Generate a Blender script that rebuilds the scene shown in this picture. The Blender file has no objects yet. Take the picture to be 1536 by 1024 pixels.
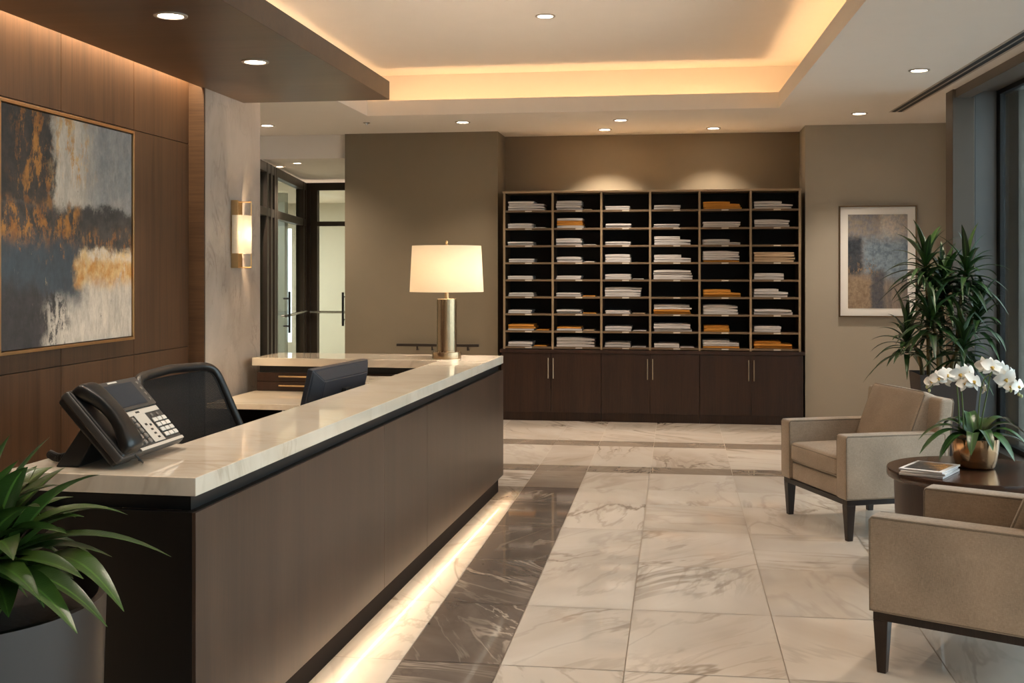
import bpy, bmesh, math, random
from math import sin, cos, pi, radians, sqrt, atan
from mathutils import Vector, Matrix
random.seed(7)
C = bpy.context.scene.collection
sc = bpy.context.scene

# ------------------------------------------------------------------ camera
TH = atan(247 / 1700); EYE = 1.55
cam_d = bpy.data.cameras.new('camera'); cam = bpy.data.objects.new('camera', cam_d); C.objects.link(cam)
cam.location = (0, 0, EYE); cam.rotation_euler = (pi / 2, 0, TH)
cam_d.sensor_width = 36; cam_d.lens = 36 * 1700 / 1536; cam_d.shift_y = -107 / 1536
cam_d.clip_start = .05; cam_d.clip_end = 200
sc.camera = cam

def at(u, v, Y):
    """world point at depth Y seen along the direction measured in the photograph"""
    a = (u - 768) / 1700; b = -(v - 405) / 1700
    x = a * cos(TH) - sin(TH); y = a * sin(TH) + cos(TH)
    return Vector((x * Y / y, Y, EYE + b * Y / y))

# ------------------------------------------------------------------ node materials
class Mat:
    def __init__(s, name):
        s.m = bpy.data.materials.new(name); s.m.use_nodes = True
        s.nt = s.m.node_tree; s.b = s.nt.nodes['Principled BSDF']; s.out = s.nt.nodes['Material Output']
    def n(s, t, **kw):
        x = s.nt.nodes.new(t)
        for k, v in kw.items(): setattr(x, k, v)
        return x
    def put(s, sock, v):
        if isinstance(v, bpy.types.NodeSocket): s.nt.links.new(v, sock)
        elif isinstance(v, (tuple, list)) and len(v) == 3 and sock.type == 'RGBA': sock.default_value = (*v, 1)
        else: sock.default_value = v
    def set(s, **kw):
        names = dict(col='Base Color', rough='Roughness', metal='Metallic', spec='Specular IOR Level', nrm='Normal', emit='Emission Color',
                     es='Emission Strength', coat='Coat Weight', coatr='Coat Roughness', sheen='Sheen Weight', trans='Transmission Weight', aniso='Anisotropic')
        for k, v in kw.items(): s.put(s.b.inputs[names[k]], v)
        return s
    def math(s, op, a, b=0.0, c=None, clamp=False):
        x = s.n('ShaderNodeMath', operation=op, use_clamp=clamp); s.put(x.inputs[0], a); s.put(x.inputs[1], b)
        if c is not None: s.put(x.inputs[2], c)
        return x.outputs[0]
    def mix(s, f, a, b, blend='MIX'):
        x = s.n('ShaderNodeMix', data_type='RGBA', blend_type=blend); s.put(x.inputs[0], f); s.put(x.inputs[6], a); s.put(x.inputs[7], b)
        return x.outputs[2]
    def coord(s, kind='Object'):
        return s.n('ShaderNodeTexCoord').outputs[kind]
    def geo(s):
        return s.n('ShaderNodeNewGeometry').outputs['Position']
    def map(s, vec, scale=(1, 1, 1), loc=(0, 0, 0), rot=(0, 0, 0)):
        x = s.n('ShaderNodeMapping'); s.put(x.inputs[0], vec); x.inputs[1].default_value = loc; x.inputs[2].default_value = rot; x.inputs[3].default_value = scale
        return x.outputs[0]
    def noise(s, vec, scale=5, detail=4, rough=.5, dist=0, out=0):
        x = s.n('ShaderNodeTexNoise'); s.put(x.inputs['Vector'], vec); x.inputs['Scale'].default_value = scale
        x.inputs['Detail'].default_value = detail; x.inputs['Roughness'].default_value = rough; x.inputs['Distortion'].default_value = dist
        return x.outputs[out]
    def ramp(s, f, pts):
        x = s.n('ShaderNodeValToRGB'); s.put(x.inputs[0], f); e = x.color_ramp.elements
        while len(e) < len(pts): e.new(.5)
        for i, (p, c) in enumerate(pts):
            e[i].position = p; e[i].color = (*c, 1) if len(c) == 3 else c
        return x.outputs[0]
    def sstep(s, v, a, b):
        x = s.n('ShaderNodeMapRange', interpolation_type='SMOOTHSTEP'); s.put(x.inputs[0], v); s.put(x.inputs[1], a); s.put(x.inputs[2], b)
        return x.outputs[0]
    def sep(s, v):
        x = s.n('ShaderNodeSeparateXYZ'); s.put(x.inputs[0], v); return x.outputs
    def vadd(s, a, b):
        x = s.n('ShaderNodeVectorMath', operation='ADD'); s.put(x.inputs[0], a); s.put(x.inputs[1], b); return x.outputs[0]
    def vscale(s, a, k):
        x = s.n('ShaderNodeVectorMath', operation='SCALE'); s.put(x.inputs[0], a); x.inputs['Scale'].default_value = k; return x.outputs[0]
    def bump(s, h, strength=.2, dist=.01):
        x = s.n('ShaderNodeBump'); s.put(x.inputs['Height'], h); x.inputs['Strength'].default_value = strength; x.inputs['Distance'].default_value = dist
        return x.outputs[0]

def lin(r, g, b):
    f = lambda c: (c / 255 / 12.92) if c <= 10 else ((c / 255 + .055) / 1.055) ** 2.4
    return (f(r), f(g), f(b))

def plain(name, col, rough=.5, metal=0, spec=.5, var=.06, bump=0, bs=200, **kw):
    m = Mat(name); p = m.coord()
    nz = m.noise(p, 6, 5)
    c = m.mix(nz, tuple(x * (1 - var) for x in col), tuple(min(1, x * (1 + var)) for x in col))
    m.set(col=c, rough=rough, metal=metal, spec=spec, **kw)
    if bump: m.set(nrm=m.bump(m.noise(p, bs, 2), bump, .002))
    return m.m

def wood(name, dark, light, rough=.4, axis='Z', scale=1.0, spec=.4, bands=1.0, space='geo', var=.12):
    m = Mat(name); p = m.geo() if space == 'geo' else m.coord()
    k = {'Z': (1, 1, .035), 'X': (.035, 1, 1), 'Y': (1, .035, 1)}[axis]
    q = m.map(p, tuple(x * scale for x in k))
    fine = m.noise(q, 110, 5, .65)
    mid = m.noise(q, 22, 4, .6, .6)
    wide = m.noise(m.map(p, tuple(x * scale for x in {'Z': (1, 1, .06), 'X': (.06, 1, 1), 'Y': (1, .06, 1)}[axis])), 5, 3)
    f = m.math('ADD', m.math('MULTIPLY', fine, .45), m.math('ADD', m.math('MULTIPLY', mid, .35 * bands), m.math('MULTIPLY', wide, .3)))
    c = m.ramp(f, [(.38, dark), (.68, light)])
    m.set(col=c, rough=m.math('ADD', m.math('MULTIPLY', fine, var), rough - var / 2), spec=spec, nrm=m.bump(fine, .06, .002))
    return m.m

def metal(name, col, rough=.3, brush=None, var=.05):
    m = Mat(name); p = m.coord()
    sc_ = (1, 1, 1) if not brush else {'Z': (1, 1, .03), 'R': (1, 1, 30)}[brush]
    nz = m.noise(m.map(p, sc_), 120, 3)
    m.set(col=m.mix(nz, tuple(c * (1 - var) for c in col), tuple(min(1, c * (1 + var)) for c in col)), metal=1,
          rough=m.math('ADD', rough - .06, m.math('MULTIPLY', nz, .12)))
    return m.m

def emit(name, col, strength):
    m = Mat(name); nz = m.noise(m.coord(), 3, 2)
    m.set(col=(.8, .8, .8), emit=m.mix(nz, col, tuple(c * .96 for c in col)), es=strength, rough=.5); return m.m

def marble(name, base1, base2, vein, vein2, rough, tile=False, vs=1.0, vamt=.8, spec=.5, seam=0):
    m = Mat(name); p = m.geo()
    if tile:
        a = m.n('ShaderNodeAttribute', attribute_name='tile'); off = a.outputs['Vector']
        tone = m.sep(off)[2]
        vr = m.n('ShaderNodeVectorRotate', rotation_type='Z_AXIS'); m.put(vr.inputs['Vector'], p); m.put(vr.inputs['Angle'], m.math('MULTIPLY', m.sep(off)[0], 2.4))
        p = m.vadd(vr.outputs[0], m.vscale(off, 9))
    q = m.map(p, (1, 1.35, 1), rot=(0, 0, .65))
    cloud = m.noise(m.map(p, (.8, 1.6, 1), rot=(0, 0, .5)), 1.6 * vs, 5, .55, .8)
    c = m.ramp(cloud, [(.3, base1), (.7, base2)])
    def ridge(scale, w, dist, detail=5, rot=.65, sc=(.55, 1.7, 1)):
        nz = m.noise(m.map(p, sc, rot=(0, 0, rot)), scale * vs, detail, .55, dist)
        return m.sstep(m.math('ABSOLUTE', m.math('SUBTRACT', nz, .5)), w, 0.0)
    patch = m.sstep(m.noise(p, .9 * vs, 2), .46, .62)
    v1 = m.math('MULTIPLY', ridge(1.0, .022, 1.4), m.math('ADD', .25, m.math('MULTIPLY', patch, .75)))
    v2 = m.math('MULTIPLY', ridge(2.1, .05, 2.2, 8, .9), patch)
    v3 = m.math('MULTIPLY', ridge(.8, .12, .9, 4, .4), m.sstep(m.noise(m.vadd(p, (5, 2, 1)), .8 * vs, 2), .48, .66))
    c = m.mix(m.math('MULTIPLY', v3, .45 * vamt), c, vein2)
    c = m.mix(m.math('MULTIPLY', v2, .6 * vamt), c, vein2)
    c = m.mix(m.math('MULTIPLY', v1, vamt), c, vein)
    if tile:
        k = m.math('ADD', .9, m.math('MULTIPLY', tone, .16))
        kk = m.n('ShaderNodeCombineColor'); [m.put(kk.inputs[i], k) for i in range(3)]
        c = m.mix(1.0, c, kk.outputs[0], 'MULTIPLY')
    m.set(col=c, rough=m.math('ADD', rough, m.math('MULTIPLY', cloud, .04)), spec=spec)
    return m.m

def fabric(name, col):
    m = Mat(name); p = m.coord()
    a = m.noise(m.map(p, (1, 1, 9)), 70, 3, .7); b = m.noise(m.map(p, (8, 8, 1)), 70, 3, .7); w = m.noise(p, 4, 4)
    f = m.math('ADD', m.math('MULTIPLY', m.math('ADD', a, b), .35), m.math('MULTIPLY', w, .3))
    c = m.ramp(f, [(.36, tuple(x * .62 for x in col)), (.64, tuple(min(1, x * 1.25) for x in col))])
    m.set(col=c, rough=.85, spec=.25, sheen=.15, nrm=m.bump(m.math('ADD', a, b), .25, .001)); return m.m

def glass(name, tint=(.9, .95, .94), refl=.08, k=.8):
    m = Mat(name); m.nt.nodes.remove(m.b)
    t = m.n('ShaderNodeBsdfTransparent'); t.inputs[0].default_value = (*tint, 1)
    g = m.n('ShaderNodeBsdfGlossy'); g.inputs['Roughness'].default_value = .02
    fr = m.n('ShaderNodeFresnel'); fr.inputs[0].default_value = 1.45
    nz = m.noise(m.geo(), 1.2, 3)
    f = m.math('ADD', m.math('MULTIPLY', fr.outputs[0], k), m.math('MULTIPLY', nz, refl * .5))
    x = m.n('ShaderNodeMixShader'); m.put(x.inputs[0], f); m.put(x.inputs[1], t.outputs[0]); m.put(x.inputs[2], g.outputs[0])
    m.nt.links.new(x.outputs[0], m.out.inputs[0]); return m.m

def leafmat(name, c1, c2, rough=.35):
    m = Mat(name); p = m.coord()
    a = m.n('ShaderNodeAttribute', attribute_name='leaf')
    r = m.sep(a.outputs['Vector'])
    nz = m.noise(p, 30, 3)
    f = m.math('ADD', m.math('MULTIPLY', r[0], .7), m.math('MULTIPLY', nz, .3))
    c = m.mix(f, c1, c2)
    rib = m.math('ABSOLUTE', m.math('SUBTRACT', r[1], .5))
    c = m.mix(m.sstep(rib, .07, .02), c, tuple(min(1, x * 1.7) for x in c2))
    vein = m.noise(m.map(a.outputs['Vector'], (0, 3, 60)), 2, 1)
    m.set(col=c, rough=rough, spec=.5, nrm=m.bump(vein, .2, .002)); 
    m.b.inputs['Subsurface Weight'].default_value = 0
    return m.m

M = {}
M['ceiling'] = plain('ceiling_paint', lin(234, 226, 216), .9, var=.02)
M['taupe'] = plain('taupe_paint', lin(131, 117, 95), .75, var=.04)
M['taupe_r'] = plain('grey_paint', lin(168, 160, 145), .75, var=.03)
M['cream'] = plain('cream_paint', lin(212, 206, 194), .8, var=.03)
M['wallwood'] = wood('walnut_panel', lin(34, 22, 14), lin(82, 57, 38), .42, 'Z', 1.0, .4, 1.5)
M['groove'] = plain('panel_groove', lin(20, 12, 8), .8)
M['deskwood'] = wood('taupe_brown_veneer', lin(55, 40, 31), lin(84, 63, 49), .32, 'Z', 1.7, .5, .5)
M['darkwood'] = wood('dark_wenge', lin(40, 24, 17), lin(68, 44, 32), .36, 'Z', 1.4, .4, .6)
M['blackwood'] = wood('black_brown_panel', lin(11, 8, 6), lin(20, 14, 11), .45, 'Z', 1.4, .3, .6)
M['soffit'] = wood('soffit_veneer', lin(58, 41, 29), lin(86, 64, 46), .38, 'X', 1.0, .45, .7)
M['sorter'] = wood('sorter_laminate', lin(70, 54, 40), lin(100, 80, 60), .5, 'X', 1.5, .3, .5)
M['edge'] = plain('sorter_edge', lin(150, 128, 100), .45, var=.05)
M['sorterback'] = plain('sorter_back', lin(26, 19, 14), .7)
M['stone'] = marble('column_marble', lin(156, 143, 131), lin(180, 168, 156), lin(118, 105, 95), lin(138, 125, 114), .35, vs=1.3, vamt=.6)
M['counter'] = marble('counter_marble', lin(212, 198, 178), lin(228, 217, 201), lin(178, 158, 134), lin(196, 178, 156), .02, vs=.9, vamt=.4, spec=.9)
M['floor_light'] = marble('floor_light_marble', lin(212, 197, 181), lin(229, 218, 205), lin(138, 120, 104), lin(166, 148, 132), .03, True, .62, .7, 1.0)
M['floor_mid'] = marble('floor_mid_marble', lin(146, 130, 114), lin(170, 154, 138), lin(112, 96, 82), lin(190, 174, 158), .03, True, .9, .6, 1.0)
M['floor_dark'] = marble('floor_dark_marble', lin(104, 92, 83), lin(132, 118, 107), lin(200, 184, 168), lin(94, 82, 74), .03, True, 1.3, .7, 1.0)
M['grout'] = plain('grout', lin(160, 146, 132), .7)
M['bronze'] = plain('dark_bronze', lin(104, 94, 85), .42, .35)
M['blackmetal'] = plain('black_metal', lin(22, 22, 23), .4, .3)
M['greyalu'] = plain('grey_aluminium', lin(118, 118, 118), .4, .2)
M['brass'] = metal('brushed_brass', lin(196, 166, 124), .3, 'Z')
M['champagne'] = metal('champagne_metal', lin(205, 190, 165), .34, 'Z')
M['lampmetal'] = metal('lamp_metal', lin(176, 152, 122), .26, 'Z')
M['goldpot'] = metal('gold_pot_metal', lin(186, 146, 108), .16)
M['steelpot'] = metal('steel_planter', lin(74, 70, 68), .4, 'R')
M['chrome'] = metal('satin_steel', lin(200, 196, 188), .25)
M['frame_gold'] = metal('gold_frame', lin(190, 150, 105), .35)
M['glass'] = glass('window_glass', (.82, .88, .88))
M['doorglass'] = glass('door_glass', (.80, .86, .82), .08, .3)
M['fabric'] = fabric('beige_upholstery', lin(169, 152, 134))
M['piping'] = fabric('beige_piping', lin(136, 122, 106))
M['legwood'] = wood('espresso_leg', lin(26, 18, 14), lin(48, 34, 27), .35, 'Z', 1.5, .4)
M['tablewood'] = wood('espresso_table', lin(46, 29, 20), lin(78, 52, 37), .18, 'X', 1.2, .5)
M['plastic'] = plain('black_plastic', lin(17, 17, 18), .36, bump=.05)
M['plastic_grey'] = plain('charcoal_plastic', lin(60, 56, 53), .42)
M['plastic_mon'] = plain('slate_plastic', lin(44, 48, 56), .35)
M['silver'] = plain('silver_plastic', lin(190, 180, 168), .4)
M['key'] = plain('pale_key', lin(206, 198, 188), .45)
M['keyd'] = plain('dark_key', lin(120, 112, 104), .45)
M['screen'] = plain('dark_screen', lin(26, 38, 50), .3, spec=.2)
M['rubber'] = plain('black_rubber', lin(14, 14, 15), .5)
M['plinth'] = plain('dark_plinth', lin(34, 25, 20), .85, spec=.1)
M['soil'] = plain('potting_soil', lin(36, 26, 19), .95, var=.4, bump=.6, bs=60)
M['planter'] = plain('dark_planter', lin(62, 54, 50), .5)
M['leaf_lily'] = leafmat('peace_lily_leaf', lin(18, 38, 15), lin(62, 90, 34), .3)
M['leaf_drac'] = leafmat('dracaena_leaf', lin(15, 34, 14), lin(50, 80, 32), .42)
M['leaf_orch'] = leafmat('orchid_leaf', lin(26, 54, 24), lin(62, 96, 44), .3)
M['stem'] = plain('green_stem', lin(92, 110, 52), .5)
M['cane'] = plain('cane_bark', lin(112, 98, 60), .7, var=.3)
M['petal'] = plain('white_petal', lin(240, 236, 228), .6, var=.02)
M['lip'] = plain('yellow_lip', lin(214, 178, 92), .6)
M['white_paper'] = None
M['mat_white'] = plain('mat_board', lin(242, 240, 235), .8, var=.02)
M['lens'] = emit('downlight_lens', (1, .9, .76), 9)
M['trimring'] = plain('downlight_trim', lin(178, 164, 148), .4)
M['led'] = emit('led_tape', (1, .66, .32), 2.5)
M['labelplate'] = plain('label_plate', lin(205, 196, 182), .5)

def papermat(name, col, edge):
    m = Mat(name); p = m.coord()
    x = m.sep(p)
    lines = m.noise(m.map(p, (.5, .5, 60)), 9, 3)
    c = m.ramp(lines, [(.35, edge), (.6, col)])
    m.set(col=c, rough=.8, spec=.2); return m.m
M['paper'] = papermat('white_paper', lin(232, 228, 226), lin(150, 144, 142))
M['manila'] = papermat('manila_paper', lin(226, 160, 72), lin(150, 92, 34))
M['kraft'] = papermat('cream_paper', lin(222, 196, 164), lin(150, 126, 100))

def shade_mat(name, col, em=0):
    m = Mat(name); m.nt.nodes.remove(m.b)
    d = m.n('ShaderNodeBsdfDiffuse'); t = m.n('ShaderNodeBsdfTranslucent')
    nz = m.noise(m.map(m.coord(), (60, 60, 400)), 3, 2)
    c = m.mix(nz, col, tuple(x * .93 for x in col)); m.put(d.inputs[0], c); m.put(t.inputs[0], c)
    x = m.n('ShaderNodeMixShader'); x.inputs[0].default_value = .6
    m.put(x.inputs[1], d.outputs[0]); m.put(x.inputs[2], t.outputs[0])
    m.nt.links.new(x.outputs[0], m.out.inputs[0]); return m.m
M['shade'] = shade_mat('linen_shade', lin(244, 236, 222))
M['opal'] = shade_mat('opal_glass', lin(250, 244, 232))
M['bulb'] = emit('lamp_bulb', (1, .78, .52), 12)

def mesh_net(name):
    m = Mat(name); p = m.coord()
    s = m.sep(p)
    f = lambda a: m.math('LESS_THAN', m.math('FRACT', m.math('MULTIPLY', a, 160)), .45)
    hole = m.math('MULTIPLY', f(s[1]), f(s[2]))
    t = m.n('ShaderNodeBsdfTransparent'); x = m.n('ShaderNodeMixShader')
    m.set(col=lin(13, 13, 14), rough=.7, spec=.2)
    m.put(x.inputs[0], m.math('MULTIPLY', hole, .28)); m.put(x.inputs[1], m.b.outputs[0]); m.put(x.inputs[2], t.outputs[0])
    m.nt.links.new(x.outputs[0], m.out.inputs[0]); return m.m
M['net'] = mesh_net('chair_mesh')

# abstract paintings (generic): blocks with ragged edges
def painting(name, ulo, uhi, vlo, vhi, uaxis, layers, base, scale=1.0):
    m = Mat(name); p = m.geo(); s = m.sep(p)
    n1 = m.noise(p, 8 * scale, 10, .7, .3, 1); n2 = m.noise(m.map(p, (1, 1, .35)), 12 * scale, 8, .7)
    ns = m.sep(n1)
    u = m.math('DIVIDE', m.math('SUBTRACT', s[uaxis], ulo), uhi - ulo)
    v = m.math('DIVIDE', m.math('SUBTRACT', s[2], vlo), vhi - vlo)
    u = m.math('ADD', u, m.math('MULTIPLY', m.math('SUBTRACT', ns[0], .5), .22))
    v = m.math('ADD', v, m.math('MULTIPLY', m.math('SUBTRACT', ns[1], .5), .16))
    c = m.mix(m.sstep(n2, .35, .65), base[0], base[1])
    for i, (u0, u1, v0, v1, soft, dens, ca, cb) in enumerate(layers):
        a = m.sstep(u, u0 - soft, u0 + soft); b = m.sstep(u, u1 + soft, u1 - soft)
        e = m.sstep(v, v0 - soft, v0 + soft); f = m.sstep(v, v1 + soft, v1 - soft)
        k = m.math('MULTIPLY', m.math('MULTIPLY', a, b), m.math('MULTIPLY', e, f))
        nz = m.noise(m.map(m.vadd(p, (i * 3.1, i * 1.7, i * 2.3)), (1, 1, .5)), 11 * scale, 12, .78)
        t = .74 - dens * .5
        k = m.math('MULTIPLY', k, m.sstep(nz, t - .035, t + .035))
        nz2 = m.noise(m.vadd(p, (i * 2.1, i * 4.7, i)), 14 * scale, 6, .7)
        c = m.mix(k, c, m.mix(m.sstep(nz2, .35, .65), ca, cb))
    n3 = m.noise(m.map(p, (1, 1, .4)), 38 * scale, 6, .75)
    g = m.ramp(n3, [(.3, (.62, .6, .58)), (.62, (1.0, 1.0, 1.0))])
    c = m.mix(.75, c, g, 'MULTIPLY')
    m.set(col=c, rough=.55, nrm=m.bump(n2, .15, .004)); return m.m

# ------------------------------------------------------------------ mesh helpers
def bm_new(): return bmesh.new()

def merge(bm, tmp, mat=None):
    if mat is not None: bmesh.ops.transform(tmp, matrix=mat, verts=tmp.verts)
    me = bpy.data.meshes.new('t'); tmp.to_mesh(me); tmp.free(); bm.from_mesh(me); bpy.data.meshes.remove(me)

def box(bm, lo, hi, r=0, mat=None, seg=2, mi=0):
    t = bmesh.new(); bmesh.ops.create_cube(t, size=1)
    lo = Vector(lo); hi = Vector(hi)
    for v in t.verts: v.co = Vector([(lo[i] + hi[i]) / 2 + v.co[i] * (hi[i] - lo[i]) for i in range(3)])
    if r: bmesh.ops.bevel(t, geom=t.edges[:], offset=r, segments=seg, profile=.5, affect='EDGES')
    for f in t.faces: f.material_index = mi
    merge(bm, t, mat)

def softbox(bm, lo, hi, r=.03, puff=(0, 0, 0), n=6, mat=None):
    """upholstered box: rounded edges, faces crowned by puff along each axis"""
    lo = Vector(lo); hi = Vector(hi); c = (lo + hi) / 2; h = (hi - lo) / 2
    def coords(k):
        H = h[k]; rr = min(r, H * .98)
        e = [H, H - rr * .25, H - rr * .55, H - rr]
        inner = [-(H - rr) + 2 * (H - rr) * i / n for i in range(1, n)]
        return [-x for x in e] + inner + e[::-1]
    ax = [coords(0), coords(1), coords(2)]
    t = bmesh.new()
    for k in range(3):
        i, j = [(1, 2), (2, 0), (0, 1)][k]
        for s in (-1, 1):
            g = []
            for a in ax[i]:
                row = []
                for b in ax[j]:
                    p = Vector((0, 0, 0)); p[i] = a; p[j] = b; p[k] = s * h[k]
                    row.append(t.verts.new(p))
                g.append(row)
            for a in range(len(g) - 1):
                for b in range(len(g[0]) - 1):
                    q = [g[a][b], g[a + 1][b], g[a + 1][b + 1], g[a][b + 1]]
                    t.faces.new(q if s > 0 else q[::-1])
    bmesh.ops.remove_doubles(t, verts=t.verts, dist=1e-5)
    for v in t.verts:
        p = v.co.copy(); inner = Vector([max(-(h[k] - min(r, h[k] * .98)), min(h[k] - min(r, h[k] * .98), p[k])) for k in range(3)])
        d = p - inner
        if d.length > 1e-9: p = inner + d.normalized() * min(r, d.length if False else r)
        q = [p[k] / h[k] for k in range(3)]
        for k in range(3):
            i, j = [(1, 2), (2, 0), (0, 1)][k]
            p[k] += puff[k] * q[k] * (1 - q[i] ** 2) * (1 - q[j] ** 2)
        v.co = p + c
    merge(bm, t, mat)

def prism(bm, pts, z0, z1, r=0, mat=None, mi=0):
    t = bmesh.new(); vs = [t.verts.new((x, y, z0)) for x, y in pts]; f = t.faces.new(vs)
    ex = bmesh.ops.extrude_face_region(t, geom=[f])
    for v in ex['geom']:
        if isinstance(v, bmesh.types.BMVert): v.co.z = z1
    bmesh.ops.recalc_face_normals(t, faces=t.faces)
    if r: bmesh.ops.bevel(t, geom=[e for e in t.edges], offset=r, segments=2, profile=.5, affect='EDGES')
    for f in t.faces: f.material_index = mi
    merge(bm, t, mat)

def lathe(bm, prof, seg=32, mat=None, arc=2 * pi, sx=1, sy=1, cap=True, mi=0):
    t = bmesh.new(); full = abs(arc - 2 * pi) < 1e-6; n = seg if full else seg + 1
    rings = []
    for r, z in prof:
        rings.append([t.verts.new((r * cos(arc * i / seg) * sx, r * sin(arc * i / seg) * sy, z)) for i in range(n)] if r > 1e-6 else [t.verts.new((0, 0, z))])
    for a, b in zip(rings, rings[1:]):
        for i in range(seg):
            j = (i + 1) % n
            if len(a) == 1 and len(b) == 1: continue
            if len(a) == 1: t.faces.new([a[0], b[j], b[i]])
            elif len(b) == 1: t.faces.new([a[i], a[j], b[0]])
            else: t.faces.new([a[i], a[j], b[j], b[i]])
    bmesh.ops.recalc_face_normals(t, faces=t.faces)
    for f in t.faces: f.material_index = mi
    merge(bm, t, mat)

def tube(bm, pts, r, seg=8, closed=False, mat=None, cap=True):
    t = bmesh.new(); pts = [Vector(p) for p in pts]; n = len(pts)
    rr = r if isinstance(r, (list, tuple)) else [r] * n
    rings = []; up = None
    for i, p in enumerate(pts):
        if closed: d = pts[(i + 1) % n] - pts[i - 1]
        else: d = pts[min(i + 1, n - 1)] - pts[max(i - 1, 0)]
        d.normalize()
        if up is None:
            up = Vector((0, 0, 1)) if abs(d.z) < .9 else Vector((1, 0, 0))
        x = d.cross(up)
        if x.length < 1e-4: x = d.cross(Vector((0, 1, 0)))
        x.normalize(); up = x.cross(d).normalized()
        rings.append([t.verts.new(p + (x * cos(2 * pi * k / seg) + up * sin(2 * pi * k / seg)) * rr[i]) for k in range(seg)])
    m = n if closed else n - 1
    for i in range(m):
        a = rings[i]; b = rings[(i + 1) % n]
        for k in range(seg): t.faces.new([a[k], a[(k + 1) % seg], b[(k + 1) % seg], b[k]])
    if cap and not closed: t.faces.new(rings[0]); t.faces.new(rings[-1])
    bmesh.ops.recalc_face_normals(t, faces=t.faces)
    merge(bm, t, mat)

def bez(p0, p1, p2, p3=None, n=12):
    out = []
    for i in range(n + 1):
        t = i / n
        if p3 is None: out.append(Vector(p0) * (1 - t) ** 2 + Vector(p1) * 2 * t * (1 - t) + Vector(p2) * t * t)
        else: out.append(Vector(p0) * (1 - t) ** 3 + Vector(p1) * 3 * t * (1 - t) ** 2 + Vector(p2) * 3 * t * t * (1 - t) + Vector(p3) * t ** 3)
    return out

def obj(name, bm, mat, parent=None, smooth=True, angle=40):
    me = bpy.data.meshes.new(name)
    if smooth:
        for f in bm.faces: f.smooth = True
        for e in bm.edges:
            if len(e.link_faces) == 2 and e.calc_face_angle(0) > radians(angle): e.smooth = False
    bm.to_mesh(me); bm.free()
    for m in (mat if isinstance(mat, list) else [mat]): me.materials.append(m)
    o = bpy.data.objects.new(name, me); C.objects.link(o)
    if parent: o.parent = parent
    if smooth:
        wn = o.modifiers.new('weighted_normals', 'WEIGHTED_NORMAL'); wn.keep_sharp = True
    return o

def thing(name, label, cat, loc=(0, 0, 0), rotz=0, group=None):
    o = bpy.data.objects.new(name, None); C.objects.link(o); o.empty_display_size = .1
    o.location = loc; o.rotation_euler = (0, 0, rotz); o['label'] = label; o['category'] = cat
    if group: o['group'] = group
    return o
def tag(o, label, cat, group=None):
    o['label'] = label; o['category'] = cat
    if group: o['group'] = group
    return o
def struct(o): o['kind'] = 'structure'; return o
def sempty(name, loc=(0, 0, 0), rotz=0):
    o = bpy.data.objects.new(name, None); C.objects.link(o); o.location = loc; o.rotation_euler = (0, 0, rotz); o['kind'] = 'structure'; return o
def B(*boxes, r=0):
    bm = bm_new()
    for lo, hi in boxes: box(bm, lo, hi, r)
    return bm

# ------------------------------------------------------------------ lights
def area(name, loc, size, energy, col, rot=(0, 0, 0), spread=pi, parent=None):
    d = bpy.data.lights.new(name, 'AREA'); d.shape = 'RECTANGLE'; d.size, d.size_y = size; d.energy = energy; d.color = col; d.spread = spread
    o = bpy.data.objects.new(name, d); C.objects.link(o); o.location = loc; o.rotation_euler = rot
    if parent: o.parent = parent
    return o
def spot(name, loc, energy, col, angle=80, blend=.6, rad=.04, rot=(0, 0, 0), parent=None):
    d = bpy.data.lights.new(name, 'SPOT'); d.energy = energy; d.color = col; d.spot_size = radians(angle); d.spot_blend = blend; d.shadow_soft_size = rad
    o = bpy.data.objects.new(name, d); C.objects.link(o); o.location = loc; o.rotation_euler = rot
    if parent: o.parent = parent
    return o
def point(name, loc, energy, col, rad=.05, parent=None):
    d = bpy.data.lights.new(name, 'POINT'); d.energy = energy; d.color = col; d.shadow_soft_size = rad
    o = bpy.data.objects.new(name, d); C.objects.link(o); o.location = loc
    if parent: o.parent = parent
    return o

WARM = (1, .85, .69); AMBER = (1, .60, .30)

# ================================================================== SETTING
NEAR = -2.6; BACK = 11.66; WL = -3.05
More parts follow.
